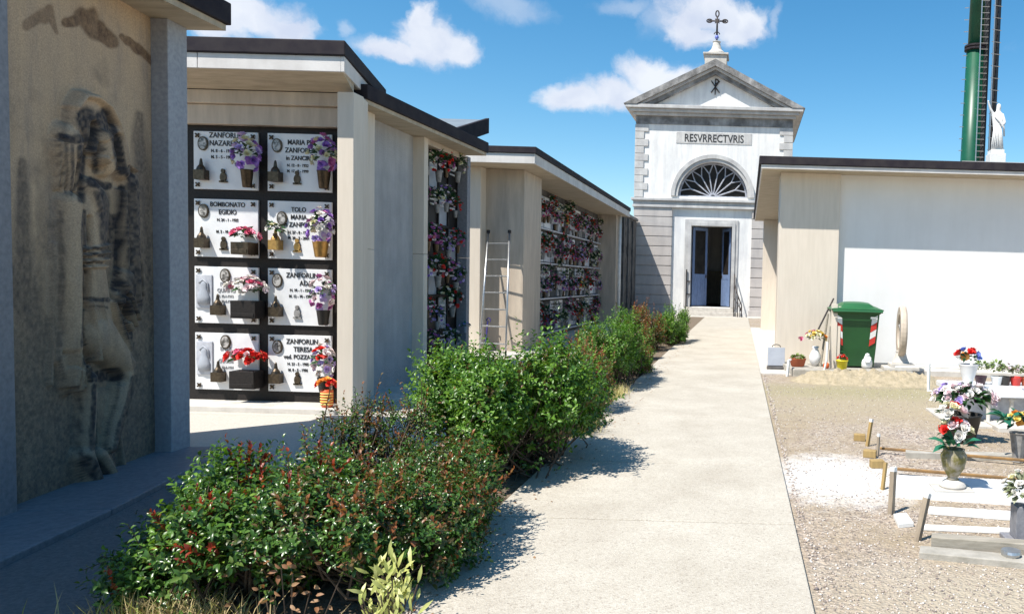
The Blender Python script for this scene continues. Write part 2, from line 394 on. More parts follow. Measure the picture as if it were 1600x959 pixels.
# ------------------------------------------------------------------ light and sky
SUN = Vector((.42, .45, -1)).normalized()
sl = bpy.data.lights.new('sun', 'SUN'); so = bpy.data.objects.new('sun', sl); COL.objects.link(so)
so.rotation_euler = SUN.to_track_quat('-Z', 'Y').to_euler(); so.location = (-5, -3, 12)
sl.energy = 5.0; sl.angle = R(.5); sl.color = (1, .955, .88)
w = bpy.data.worlds.new('World'); sc.world = w; w.use_nodes = True
nt = w.node_tree; bg = nt.nodes['Background']
sky = nt.nodes.new('ShaderNodeTexSky'); sky.sky_type = 'NISHITA'; sky.sun_disc = False
sky.sun_elevation = math.asin(-SUN.z); sky.sun_rotation = math.atan2(-SUN.x, -SUN.y)
sky.altitude = 10; sky.air_density = 1.0; sky.dust_density = .35; sky.ozone_density = 2.2
STR = .08
bg.inputs[1].default_value = STR
tc = nt.nodes.new('ShaderNodeTexCoord'); sx = nt.nodes.new('ShaderNodeSeparateXYZ'); nt.links.new(tc.outputs['Generated'], sx.inputs[0])
def mth(op, a, b=None):
    n = nt.nodes.new('ShaderNodeMath'); n.operation = op
    for i, v in enumerate((a, b)):
        if v is None: continue
        if isinstance(v, (int, float)): n.inputs[i].default_value = v
        else: nt.links.new(v, n.inputs[i])
    return n.outputs[0]
az = mth('ARCTAN2', sx.outputs[0], sx.outputs[1]); el = mth('ARCSINE', sx.outputs[2])
cb = nt.nodes.new('ShaderNodeCombineXYZ'); nt.links.new(az, cb.inputs[0]); nt.links.new(el, cb.inputs[1])
n1 = node(nt, 'ShaderNodeTexNoise'); n1.inputs['Scale'].default_value = 9; n1.inputs['Detail'].default_value = 9; n1.inputs['Roughness'].default_value = .62
nt.links.new(cb.outputs[0], n1.inputs['Vector'])
dsp = nt.nodes.new('ShaderNodeVectorMath'); dsp.operation = 'MULTIPLY_ADD'
nt.links.new(n1.outputs['Color'], dsp.inputs[0]); dsp.inputs[1].default_value = (.085, .055, 0)
ctr = nt.nodes.new('ShaderNodeVectorMath'); ctr.operation = 'SUBTRACT'; nt.links.new(cb.outputs[0], ctr.inputs[0]); ctr.inputs[1].default_value = (.0425, .0275, 0)
nt.links.new(ctr.outputs[0], dsp.inputs[2])
def blob(px, py, rx, ry):
    d = ray(px, py).normalized(); d2 = ray(px+rx, py).normalized(); d3 = ray(px, py-ry).normalized()
    a, e = math.atan2(d.x, d.y), math.asin(d.z)
    ra = abs(math.atan2(d2.x, d2.y)-a); re = abs(math.asin(d3.z)-e)
    s1 = nt.nodes.new('ShaderNodeVectorMath'); s1.operation = 'SUBTRACT'; nt.links.new(dsp.outputs[0], s1.inputs[0]); s1.inputs[1].default_value = (a, e, 0)
    s2 = nt.nodes.new('ShaderNodeVectorMath'); s2.operation = 'MULTIPLY'; nt.links.new(s1.outputs[0], s2.inputs[0]); s2.inputs[1].default_value = (1/ra, 1/re, 0)
    s3 = nt.nodes.new('ShaderNodeVectorMath'); s3.operation = 'LENGTH'; nt.links.new(s2.outputs[0], s3.inputs[0])
    return s3.outputs['Value']
def cloudmask(bl, lo, hi):
    m = None
    for b in bl:
        v = blob(*b); m = v if m is None else mth('MINIMUM', m, v)
    n2 = node(nt, 'ShaderNodeTexNoise'); n2.inputs['Scale'].default_value = 26; n2.inputs['Detail'].default_value = 8; n2.inputs['Roughness'].default_value = .6
    nt.links.new(dsp.outputs[0], n2.inputs['Vector'])
    m = mth('ADD', m, mth('MULTIPLY', mth('SUBTRACT', n2.outputs['Fac'], .5), 1.5))
    r = nt.nodes.new('ShaderNodeMapRange'); r.interpolation_type = 'SMOOTHSTEP'; nt.links.new(m, r.inputs[0])
    r.inputs[1].default_value = lo; r.inputs[2].default_value = hi; r.inputs[3].default_value = 1; r.inputs[4].default_value = 0
    return r.outputs[0]
solid = cloudmask([(385, 15, 80, 30), (440, 38, 50, 22), (330, 30, 60, 28), (668, 62, 52, 36), (705, 72, 42, 26), (620, 80, 36, 16), (655, 28, 26, 18),
                   (905, 150, 46, 20), (960, 142, 60, 26), (1015, 118, 48, 28), (1060, 125, 40, 20),
                   (1105, 15, 62, 38), (1155, 40, 46, 34), (1090, 50, 40, 22)], .6, 1.45)
thin = cloudmask([(545, 45, 14, 12), (1218, 28, 8, 24), (985, 8, 45, 14), (790, 8, 60, 20), (600, 75, 40, 14), (1030, 25, 24, 28), (-300, 60, 300, 70), (1900, 30, 260, 50), (2300, 160, 200, 60), (-900, 150, 200, 60)], .3, 1.5)
n3 = node(nt, 'ShaderNodeTexNoise'); n3.inputs['Scale'].default_value = 14; n3.inputs['Detail'].default_value = 6
nt.links.new(dsp.outputs[0], n3.inputs['Vector'])
ccol = ramp(nt, n3.outputs['Fac'], [(.35, (.46/STR, .5/STR, .6/STR)), (.62, (.62/STR, .64/STR, .68/STR))])
hs = nt.nodes.new('ShaderNodeHueSaturation'); hs.inputs['Saturation'].default_value = 1.34; hs.inputs['Hue'].default_value = .49; hs.inputs['Value'].default_value = 1.36
nt.links.new(sky.outputs[0], hs.inputs['Color'])
c1 = mixc(nt, mth('MULTIPLY', thin, .35), hs.outputs[0], ccol)
c2 = mixc(nt, mth('MULTIPLY', solid, .92), c1, ccol)
nt.links.new(c2, bg.inputs[0])
sc.view_settings.view_transform = 'Standard'; sc.view_settings.look = 'None'
sc.view_settings.exposure = .62; sc.view_settings.gamma = 1; sc.view_settings.use_curve_mapping = False

# ------------------------------------------------------------------ ground
def mask_ellipse(nt, v, cx, cy, rx, ry, soft=.5, nz=None):
    s = nt.nodes.new('ShaderNodeVectorMath'); s.operation = 'SUBTRACT'; nt.links.new(v, s.inputs[0]); s.inputs[1].default_value = (cx, cy, 0)
    m = nt.nodes.new('ShaderNodeVectorMath'); m.operation = 'MULTIPLY'; nt.links.new(s.outputs[0], m.inputs[0]); m.inputs[1].default_value = (1/rx, 1/ry, 0)
    l = nt.nodes.new('ShaderNodeVectorMath'); l.operation = 'LENGTH'; nt.links.new(m.outputs[0], l.inputs[0])
    a = nt.nodes.new('ShaderNodeMath'); a.operation = 'MULTIPLY_ADD'; nt.links.new(nz, a.inputs[0]); a.inputs[1].default_value = 1.6; nt.links.new(l.outputs['Value'], a.inputs[2])
    r = nt.nodes.new('ShaderNodeMapRange'); nt.links.new(a.outputs[0], r.inputs[0]); r.inputs[1].default_value = 1.1; r.inputs[2].default_value = 2.15
    r.inputs[3].default_value = 1; r.inputs[4].default_value = 0
    return r.outputs[0]
m, nt2, b = nmat('gravel_ground')
v = coords(nt2)
vor = nt2.nodes.new('ShaderNodeTexVoronoi'); vor.inputs['Scale'].default_value = 48; nt2.links.new(v, vor.inputs['Vector'])
sepc = nt2.nodes.new('ShaderNodeSeparateColor'); nt2.links.new(vor.outputs['Color'], sepc.inputs[0])
stones = ramp(nt2, sepc.outputs[0], [(0, (.08, .07, .075)), (.22, (.26, .21, .18)), (.5, (.4, .32, .25)), (.8, (.47, .39, .32)), (1, (.58, .52, .45))])
dirt = ramp(nt2, noise(nt2, v, 7, 8, .7), [(.3, (.26, .2, .13)), (.7, (.42, .34, .24))])
nz1 = noise(nt2, v, .9, 7, .65)
pf = ramp(nt2, nz1, [(.36, (0, 0, 0)), (.58, (1, 1, 1))])
col = mixc(nt2, pf, stones, dirt)
nz2 = noise(nt2, v, 2.2, 8, .7)
# trodden earth and thin grass in front of the ledge, brown patch in the foreground, spilt white powder
pe = Zp(1330, 660); col = mixc(nt2, mask_ellipse(nt2, v, pe.x+.5, 10.6, 3.2, 1.7, nz=nz2), col, mixc(nt2, noise(nt2, v, 30, 6), (.3, .24, .15), (.42, .36, .26)))
col = mixc(nt2, mask_ellipse(nt2, v, 2.0, 11.6, 2.4, .8, nz=nz2), col, mixc(nt2, noise(nt2, v, 24, 6), (.26, .23, .12), (.38, .33, .21)))
col = mixc(nt2, mask_ellipse(nt2, v, 1.3, 3.9, 1.0, .55, nz=nz2), col, mixc(nt2, noise(nt2, v, 40, 6), (.34, .28, .2), (.46, .4, .31)))
pw = Zp(1300, 745)
col = mixc(nt2, mask_ellipse(nt2, v, pw.x+.05, pw.y, .55, .75, nz=noise(nt2, v, 6, 8, .75)), col, (.8, .79, .77))
nt2.links.new(col, b.inputs['Base Color']); b.inputs['Roughness'].default_value = .95
hn = nt2.nodes.new('ShaderNodeMath'); hn.operation = 'ADD'; nt2.links.new(vor.outputs['Distance'], hn.inputs[0]); nt2.links.new(noise(nt2, v, 25, 6), hn.inputs[1])
bump(nt2, b, hn.outputs[0], .7, .02)
MT['ground'] = m
g = MB(); g.add([(-900, -900, 0), (900, -900, 0), (900, 900, 0), (-900, 900, 0)], [(0, 1, 2, 3)])
setp(g.build('ground', MT['ground']), kind='structure')

m, nt2, b = nmat('exposed_aggregate_path')
v = coords(nt2)
vor = nt2.nodes.new('ShaderNodeTexVoronoi'); vor.inputs['Scale'].default_value = 110; nt2.links.new(v, vor.inputs['Vector'])
sepc = nt2.nodes.new('ShaderNodeSeparateColor'); nt2.links.new(vor.outputs['Color'], sepc.inputs[0])
ag = ramp(nt2, sepc.outputs[0], [(0, (.34, .3, .25)), (.1, (.44, .4, .335)), (.6, (.49, .45, .375)), (1, (.54, .5, .43))])
wash = ramp(nt2, noise(nt2, v, 1.4, 8, .7), [(.35, (.82, .8, .78)), (.65, (1, 1, 1))])
nt2.links.new(mixc(nt2, 1., ag, wash, 'MULTIPLY'), b.inputs['Base Color']); b.inputs['Roughness'].default_value = .85
bump(nt2, b, vor.outputs['Distance'], .4, .006)
MT['path'] = m
p = MB()
joints = [-3, -.2, 2.4, 4.95, 6.55, 8.9, 11.4, 14, 16.6, 19.2, 21.8, 24.4, 27, 29.6, 32.2, 34.6]
def xe(y): return (.37-.0085*(y-3.7), -1.64-.006*(y-3.7))
for a, c in zip(joints, joints[1:]):
    a += .008; c -= .008
    p.prism([(xe(a)[1], a), (xe(a)[0], a), (xe(c)[0], c), (xe(c)[1], c)], -.05, .035)
setp(p.build('path', MT['path'], bevel=.006), kind='structure')
p = MB(); p.prism([(-5.2, 34.6), (2.2, 34.6), (2.2, 36.2), (-5.2, 36.2)], -.05, .03)
p.prism([(.12, 13.5), (1.2, 13.5), (1.2, 27.5), (0.15, 27.5)], -.05, .02)
setp(p.build('chapel_pavement', MT['conc_l'], bevel=.006), kind='structure')
# side walk of pale gravelly concrete along the left-hand tombs
m, nt2, b = nmat('side_walk_concrete'); v = coords(nt2)
c = ramp(nt2, noise(nt2, v, 60, 8, .8), [(.3, (.34, .3, .26)), (.55, (.5, .46, .4)), (.75, (.6, .56, .5))])
nt2.links.new(c, b.inputs['Base Color']); b.inputs['Roughness'].default_value = .9; bump(nt2, b, noise(nt2, v, 90, 8), .5, .005)
MT['walk'] = m
p = MB()
for y0, y1 in ((5.606, 8.3), (8.306, 12.1), (12.106, 15.9), (15.906, 19.5), (19.506, 23), (23.006, 27), (27.006, 34.5)):
    p.box(-9, -2.75, y0, y1, -.05, .008)
setp(p.build('side_walk', MT['walk']), kind='structure')
p = MB()
for y0, y1 in ((-3, 2.2), (2.206, 5.6)): p.box(-9, -2.75, y0, y1, -.05, .008)
MT['apron'] = M('shade_darkened_asphalt', (.13, .125, .125), (.2, .19, .19), 50, .9, bs=90, bst=.7, bd=.008)  # gravelled near stretch, colour darkened to deepen the shade beside the tomb
setp(p.build('side_apron', MT['apron']), kind='structure')
# soil bed under the shrubs
p = MB(); p.box(-2.746, -1.6, -3, 34.3, -.05, .012)
MT['soil'] = M('dark_bed_soil', (.12, .09, .06), (.22, .17, .12), 14, .95, bs=40, bst=.8, bd=.02)
setp(p.build('planting_bed', MT['soil']), kind='structure')

# ------------------------------------------------------------------ left tomb with the relief (nearest)
A = thing('tomb_chapel', 'nearest tomb block on the left, stained marble panel with a life-size carved relief, in shade', 'tomb', (-5, 5.5, 0))
wl0, wl1 = Vector((-4.62, 4.72)), Vector((-4.92, 6.37))
wd = (wl1-wl0); WL = wd.length; wd.normalize(); wn = Vector((wd.y, -wd.x))   # points to the path
def wallA(px, py):
    d = ray(px, py); o = Vector((wl0.x, wl0.y, 0)); n3 = Vector((wn.x, wn.y, 0)); E = Vector((0, 0, EYE))
    t = (o-E).dot(n3)/d.dot(n3); P = E+d*t
    return ((P.xy-wl0).dot(wd), P.z)
SOF = 3.62
b = MB()   # body behind the relief panel
def offp(u, n): q = wl0+wd*u+wn*n; return (q.x, q.y)
b.prism([offp(-3.0, -.06), offp(WL+.24, -.06), (-6.0, 6.62), (-6.0, 1.8)], 0, SOF)
b.build('core_wall', MT['marble'], A)
b = MB(); b.prism([offp(-.62, .1), offp(-.62, -.05), offp(-.002, -.05), offp(-.002, .1)][::-1], 0, SOF)
b.build('pilaster', MT['greystone'], A, bevel=.006)
b = MB(); b.prism([(-4.95, 6.372), (-4.782, 6.372), (-4.8, 6.615), (-4.97, 6.615)], 0, SOF)
b.build('pilaster', MT['bluegranite'], A, bevel=.006)
b = MB(); b.prism([offp(-3.0, -.05), offp(-.63, -.05), offp(-.63, .02), offp(-3.0, .02)], 0, SOF)
b.build('side_panel', MT['marble'], A)
b = MB(); b.prism([(-4.44, 1.5), (-4.5, 6.66), (-6.1, 6.7), (-6.1, 1.5)], SOF, SOF+.05)
rf = b.build('roof_soffit', MT['soffit'], A)
b = MB(); b.prism([(-4.41, 1.45), (-4.47, 6.69), (-6.15, 6.73), (-6.15, 1.45)], SOF+.052, SOF+.24)
b.build('roof', MT['fascia'], A, bevel=.01)
b = MB(); b.prism([offp(-3, -.0), offp(-.0, .0), offp(-.0, .62), offp(-3, .62)][::-1], 0, .05)
b.prism([offp(0.006, -.04), offp(WL+.2, -.04), offp(WL+.2, .5), offp(.006, .62)][::-1], 0, .05)
b.build('base_slab', MT['greystone'], A, bevel=.01)
# relief panel: a carved height field
HS = .7
def cap(x0, y0, r0, x1, y1, r1, h, sq=1.):
    """a carved ridge between two surveyed points; h may taper (h0, h1)"""
    h0, h1 = (h if isinstance(h, tuple) else (h, h)); h0 *= HS; h1 *= HS
    u0, v0 = wallA(x0, y0); u1, v1 = wallA(x1, y1)
    q0 = wallA(x0+r0, y0)[0]-u0; q1 = wallA(x1+r1, y1)[0]-u1
    return (u0-h0*.95, v0, q0*.84, u1-h1*.95, v1, q1*.84, h0, h1)
caps = [
 cap(144, 190, 33, 166, 250, 22, (.1, .13)), cap(126, 172, 12, 116, 205, 8, .08), cap(178, 210, 10, 192, 270, 10, .13), cap(205, 285, 13, 208, 400, 14, .12), cap(208, 400, 14, 200, 480, 12, .1),
 cap(150, 320, 28, 146, 400, 26, .14), cap(148, 430, 24, 158, 520, 28, .14), cap(114, 322, 17, 112, 440, 13, (.17, .2)), cap(112, 440, 13, 114, 540, 9, .2),
 cap(115, 540, 9, 121, 575, 9, .19), cap(160, 520, 27, 196, 566, 14, .19), cap(198, 566, 12, 170, 695, 9, .17), cap(140, 590, 13, 136, 700, 10, .15),
 cap(134, 705, 11, 150, 752, 12, .18), cap(155, 705, 10, 182, 752, 9, .16), cap(95, 560, 7, 106, 612, 5, .08), cap(90, 340, 7, 86, 560, 9, .05),
 cap(196, 430, 8, 186, 470, 6, .17), cap(160, 640, 26, 160, 745, 26, .04), cap(140, 292, 12, 148, 325, 12, .16), cap(112, 222, 21, 112, 236, 18, .16), cap(106, 240, 17, 104, 302, 9, (.15, .04)),
]
fine = [  # heads, face, hair, fingers, folds
 cap(162, 218, 11, 162, 246, 8, .185), cap(155, 226, 2.5, 152, 242, 3.5, .215), cap(160, 215, 8, 156, 222, 5, .195), cap(158, 250, 4, 162, 256, 5, .19),
 cap(92, 224, 3, 90, 296, 2, (.13, .06)), cap(99, 218, 3, 96, 300, 2, (.155, .07)), cap(106, 216, 3, 102, 304, 2, (.16, .07)), cap(113, 218, 3, 109, 304, 2, (.16, .07)), cap(121, 220, 3, 116, 300, 2, (.16, .08)),
 cap(114, 572, 3, 112, 600, 2, .2), cap(119, 574, 3, 118, 606, 2, .21), cap(124, 574, 3, 124, 603, 2, .2), cap(129, 568, 2.6, 132, 592, 2, .19),
 cap(128, 390, 3, 164, 383, 3, .17), cap(128, 399, 3, 164, 394, 3, .175), cap(128, 408, 3, 163, 405, 3, .17), cap(129, 417, 3, 160, 416, 3, .165),
 cap(184, 462, 2.4, 200, 515, 2, .17), cap(190, 458, 2.4, 207, 508, 2, .165), cap(196, 456, 2.4, 212, 498, 2, .16),
 cap(111, 203, 4, 115, 172, 5, .14), cap(115, 172, 5, 129, 153, 5, .15), cap(129, 153, 5, 148, 156, 5, .15), cap(148, 156, 5, 166, 170, 5, .15), cap(166, 170, 5, 180, 196, 4, .15), cap(180, 196, 4, 188, 225, 4, .15), cap(188, 225, 4, 193, 258, 4, .15), cap(193, 258, 4, 207, 268, 4, .14),
 cap(190, 300, 3, 196, 470, 3, .13), cap(203, 290, 3, 212, 470, 3, .14), cap(212, 300, 3, 220, 460, 3, .11), cap(170, 470, 3, 196, 545, 3, .18), cap(138, 470, 3, 150, 560, 3, .16), cap(150, 470, 3, 170, 555, 3, .17),
 cap(100, 340, 2.5, 92, 560, 3, .08), cap(84, 380, 2.5, 80, 600, 3, .05), cap(168, 745, 3, 192, 758, 2.5, .15), cap(150, 640, 3, 150, 740, 3, .07), cap(138, 768, 9, 180, 772, 8, .1), cap(120, 640, 3, 124, 760, 3, .05), cap(180, 640, 3, 196, 740, 3, .05),
]
NU, NV = 220, 440
U, V = np.meshgrid(np.linspace(0, WL, NU), np.linspace(.05, SOF, NV))
H = np.zeros_like(U)
def cdist(c):
    u0, v0, r0, u1, v1, r1, h0, h1 = c
    du, dv = u1-u0, v1-v0; L2 = du*du+dv*dv+1e-9
    t = np.clip(((U-u0)*du+(V-v0)*dv)/L2, 0, 1)
    return np.hypot(U-(u0+du*t), V-(v0+dv*t))/(r0+(r1-r0)*t), h0+(h1-h0)*t
for c in caps:
    D_, h_ = cdist(c); H = np.maximum(H, h_*np.sqrt(np.clip(1-D_**2, 0, 1)))
H0 = H.copy()
# soften, then carve detail
for _ in range(2):
    Hp = np.pad(H, 1, 'edge'); H = (Hp[1:-1, :-2]+Hp[1:-1, 2:]+Hp[:-2, 1:-1]+Hp[2:, 1:-1]+2*H)/6
for c in fine:
    D_, h_ = cdist(c); H = np.maximum(H, h_*np.sqrt(np.clip(1-D_**2, 0, 1)))
cut = [cap(158, 231, 3, 164, 231, 2.5, .05), cap(154, 248, 2, 160, 248, 1.5, .03), cap(140, 270, 9, 152, 266, 6, .07), cap(142, 200, 8, 142, 240, 7, .1), cap(174, 215, 5, 178, 258, 6, .08),
       cap(162, 590, 11, 180, 590, 8, .12), cap(129, 340, 3, 128, 480, 3, .08), cap(182, 300, 5, 180, 440, 6, .1), cap(180, 450, 5, 186, 500, 4, .08), cap(152, 610, 4, 150, 690, 3, .1), cap(104, 545, 3, 107, 600, 2, .05), cap(136, 600, 6, 150, 570, 5, .06)]
for c in cut:
    D_, h_ = cdist(c); H -= h_*np.clip(1-D_**2, 0, 1)
Hp = np.pad(H, 1, 'edge'); H = (Hp[1:-1, :-2]+Hp[1:-1, 2:]+Hp[:-2, 1:-1]+Hp[2:, 1:-1]+3*H)/7
H = np.clip(H, 0, None)
grng = np.random.default_rng(3)
def smooth_noise(k, ky=2):
    ky = int(k*ky); c = grng.random((ky+2, k+2)); yi = (V/SOF*ky); xi = (U/WL*k); y0 = yi.astype(int).clip(0, ky); x0 = xi.astype(int).clip(0, k); fy = yi-y0; fx = xi-x0
    fy = fy*fy*(3-2*fy); fx = fx*fx*(3-2*fx)
    return (c[y0, x0]*(1-fx)+c[y0, x0+1]*fx)*(1-fy)+(c[y0+1, x0]*(1-fx)+c[y0+1, x0+1]*fx)*fy
N = smooth_noise(6)*.35+smooth_noise(14)*.3+smooth_noise(36)*.2+smooth_noise(30, .4)*.15
NF = smooth_noise(90)
H = H+(N-.5)*.006
# dark blob with a noise-broken edge on the wall plane
def sblob(x0, y0, r0, x1, y1, r1, k, sh_=0.):
    c = list(cap(x0, y0, r0, x1, y1, r1, k, 0)); c[0] += sh_; c[3] += sh_
    return k*np.clip((1.25-cdist(c)-(N-.5)*2.6)*1.3, 0, 1)
# real stains and painted-in shade together, laid out on the carved surface
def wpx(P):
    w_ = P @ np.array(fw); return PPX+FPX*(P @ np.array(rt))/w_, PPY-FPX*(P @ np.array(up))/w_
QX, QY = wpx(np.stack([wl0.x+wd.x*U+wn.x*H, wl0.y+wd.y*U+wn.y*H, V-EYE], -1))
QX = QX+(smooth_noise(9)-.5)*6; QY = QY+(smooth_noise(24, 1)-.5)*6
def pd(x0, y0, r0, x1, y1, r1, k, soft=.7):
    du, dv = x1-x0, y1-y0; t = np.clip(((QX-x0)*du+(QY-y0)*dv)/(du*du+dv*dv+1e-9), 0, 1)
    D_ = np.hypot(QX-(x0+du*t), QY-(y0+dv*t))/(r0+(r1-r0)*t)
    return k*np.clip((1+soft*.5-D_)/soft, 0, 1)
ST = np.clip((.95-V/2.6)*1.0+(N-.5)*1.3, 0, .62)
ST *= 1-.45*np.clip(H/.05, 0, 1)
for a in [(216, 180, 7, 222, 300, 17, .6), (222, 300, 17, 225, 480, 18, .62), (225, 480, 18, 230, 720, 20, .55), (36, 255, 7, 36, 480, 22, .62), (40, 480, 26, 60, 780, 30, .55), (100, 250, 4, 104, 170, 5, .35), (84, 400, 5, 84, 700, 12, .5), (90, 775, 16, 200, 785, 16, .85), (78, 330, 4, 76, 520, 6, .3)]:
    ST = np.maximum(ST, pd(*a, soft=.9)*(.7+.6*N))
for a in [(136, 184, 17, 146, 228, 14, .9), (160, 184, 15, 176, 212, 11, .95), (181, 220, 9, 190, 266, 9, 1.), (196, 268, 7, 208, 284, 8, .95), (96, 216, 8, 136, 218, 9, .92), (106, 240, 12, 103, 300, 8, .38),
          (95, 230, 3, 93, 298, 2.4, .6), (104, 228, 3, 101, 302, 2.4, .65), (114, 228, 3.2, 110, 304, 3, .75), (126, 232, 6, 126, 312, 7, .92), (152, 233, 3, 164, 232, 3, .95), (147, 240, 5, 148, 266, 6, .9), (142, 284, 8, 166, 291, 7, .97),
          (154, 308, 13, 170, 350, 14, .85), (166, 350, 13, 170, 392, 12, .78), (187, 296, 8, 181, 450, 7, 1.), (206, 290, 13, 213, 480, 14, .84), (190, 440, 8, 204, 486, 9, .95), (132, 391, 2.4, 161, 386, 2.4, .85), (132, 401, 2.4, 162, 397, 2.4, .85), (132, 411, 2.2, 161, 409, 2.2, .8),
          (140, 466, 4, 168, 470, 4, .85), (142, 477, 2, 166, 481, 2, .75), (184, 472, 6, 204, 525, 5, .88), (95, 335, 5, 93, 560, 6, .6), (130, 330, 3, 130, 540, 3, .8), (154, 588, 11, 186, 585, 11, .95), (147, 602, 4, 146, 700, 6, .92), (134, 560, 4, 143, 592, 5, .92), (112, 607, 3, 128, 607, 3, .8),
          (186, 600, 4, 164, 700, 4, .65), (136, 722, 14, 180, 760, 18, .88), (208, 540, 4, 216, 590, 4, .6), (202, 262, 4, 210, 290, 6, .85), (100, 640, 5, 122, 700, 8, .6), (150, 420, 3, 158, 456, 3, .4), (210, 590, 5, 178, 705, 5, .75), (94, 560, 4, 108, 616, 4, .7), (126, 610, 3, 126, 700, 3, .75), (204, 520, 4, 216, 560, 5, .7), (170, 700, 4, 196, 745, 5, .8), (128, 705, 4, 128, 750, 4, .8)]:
    ST = np.maximum(ST, pd(*a, soft=.55))  # hood and hair stains; shade painted into folds, hollows and limb edges
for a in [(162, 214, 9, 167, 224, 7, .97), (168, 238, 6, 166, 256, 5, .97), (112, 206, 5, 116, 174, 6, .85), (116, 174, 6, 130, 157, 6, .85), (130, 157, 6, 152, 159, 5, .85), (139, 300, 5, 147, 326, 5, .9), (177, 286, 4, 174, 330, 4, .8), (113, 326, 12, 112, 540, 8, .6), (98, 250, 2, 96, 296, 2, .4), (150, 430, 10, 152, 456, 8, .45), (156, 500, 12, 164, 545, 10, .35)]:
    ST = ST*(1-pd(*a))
OR = np.zeros_like(U)
for a in [(105, 34, 8, 140, 26, 14, 1), (128, 26, 14, 150, 46, 16, 1), (150, 46, 14, 176, 66, 11, 1), (190, 56, 4, 212, 74, 8, 1), (212, 74, 8, 242, 98, 6, 1), (40, 40, 8, 75, 22, 12, .7), (78, 14, 8, 90, 50, 3, .7)]:
    OR = np.maximum(OR, pd(*a, soft=.4)*(.5+N))
X3 = wl0.x+wd.x*U+wn.x*H; Y3 = wl0.y+wd.y*U+wn.y*H
V3 = np.stack([X3-A.location.x, Y3-A.location.y, V], -1).reshape(-1, 3)
ii, jj = np.meshgrid(np.arange(NV-1), np.arange(NU-1), indexing='ij'); q = (ii*NU+jj).ravel()
Fq = np.stack([q, q+1, q+NU+1, q+NU], 1)
m, nt2, bs = nmat('stained_shaded_carved_marble'); v = coords(nt2)
at = nt2.nodes.new('ShaderNodeAttribute'); at.attribute_name = 'weathering_shade'; ss = nt2.nodes.new('ShaderNodeSeparateColor'); nt2.links.new(at.outputs['Color'], ss.inputs[0])
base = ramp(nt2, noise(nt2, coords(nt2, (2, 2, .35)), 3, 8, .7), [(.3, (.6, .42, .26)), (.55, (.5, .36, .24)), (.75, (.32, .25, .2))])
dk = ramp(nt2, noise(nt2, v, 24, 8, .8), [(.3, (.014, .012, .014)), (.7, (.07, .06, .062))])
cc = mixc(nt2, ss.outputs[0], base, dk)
orr = ramp(nt2, noise(nt2, v, 18, 8, .8), [(.35, (.09, .05, .03)), (.7, (.36, .22, .12))])
cc = mixc(nt2, ss.outputs[1], cc, orr)
sp = ramp(nt2, noise(nt2, v, 90, 4, .8), [(.35, (.7, .7, .7)), (.65, (1.1, 1.1, 1.1))])
cc = mixc(nt2, 1., cc, sp, 'MULTIPLY')
nt2.links.new(cc, bs.inputs['Base Color']); bs.inputs['Roughness'].default_value = .85; bump(nt2, bs, noise(nt2, v, 70, 8), .35, .005)
MT['relief'] = m
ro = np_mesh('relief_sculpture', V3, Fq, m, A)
ca = ro.data.color_attributes.new('weathering_shade', 'FLOAT_COLOR', 'POINT')
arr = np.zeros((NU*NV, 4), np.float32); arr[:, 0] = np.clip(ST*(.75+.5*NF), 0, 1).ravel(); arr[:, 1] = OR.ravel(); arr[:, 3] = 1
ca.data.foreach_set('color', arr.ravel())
ro['label'] = 'bas-relief of a hooded woman supporting a fallen man with one arm hanging down'

# ------------------------------------------------------------------ plaque block facing the camera
B = thing('plaque_block', 'tomb block with two columns of large white name plaques framed in black granite', 'tomb', (-5.4, 9.2, 0))
PB = 8.9
b = MB()
b.prism([(-8.2, PB+.03), (-4.56, PB+.03), (-4.9, 9.4), (-8.2, 9.4)], 0, 3.58)
b.build('core_wall', MT['marble'], B)
b = MB(); b.prism([(-4.53, 8.5), (-4.35, 8.5), (-4.35, 8.72), (-4.53, 8.72)], 0, 3.56)
b.prism([(-4.53, 8.721), (-4.36, 8.721), (-4.44, PB+.1), (-4.53, PB+.1)], 0, 3.56)
b.build('pilaster', MT['marble_l'], B, bevel=.006)
b = MB(); b.box(-8.2, -4.532, 8.8, PB+.028, 3.23, 3.45); b.build('lower_lintel', MT['marble'], B, bevel=.006)
b = MB(); b.box(-8.2, -4.532, 8.74, PB+.028, 3.453, 3.6); b.build('upper_lintel', MT['marble'], B, bevel=.006)
b = MB(); b.prism([(-8.3, 8.24), (-4.33, 8.24), (-4.47, 8.735), (-8.3, 8.735)], [3.7, 3.7, 3.605, 3.605], [3.85]*4)
b.prism([(-8.3, 8.737), (-4.472, 8.737), (-4.95, 10.3), (-8.3, 10.3)], 3.7, 3.85)
b.build('roof_soffit', MT['soffit'], B)
b = MB(); b.box(-8.32, -5.855, 8.21, 8.239, 3.7, 3.86); b.box(-5.848, -4.34, 8.21, 8.239, 3.7, 3.86)
b.prism([(-4.338, 8.21), (-4.3, 8.21), (-4.86, 10.2), (-4.9, 10.2)], 3.7, 3.86)
b.build('fascia_band', MT['band'], B, bevel=.004)
b = MB(); b.prism([(-8.35, 8.18), (-4.28, 8.18), (-4.84, 10.3), (-8.35, 10.3)], 3.862, 4.02)
b.build('roof', MT['fascia'], B, bevel=.012)
b = MB(); b.box(-8.0, -4.532, 8.46, PB+.02, 0, .07); b.build('base_slab', MT['conc_l'], B, bevel=.01)
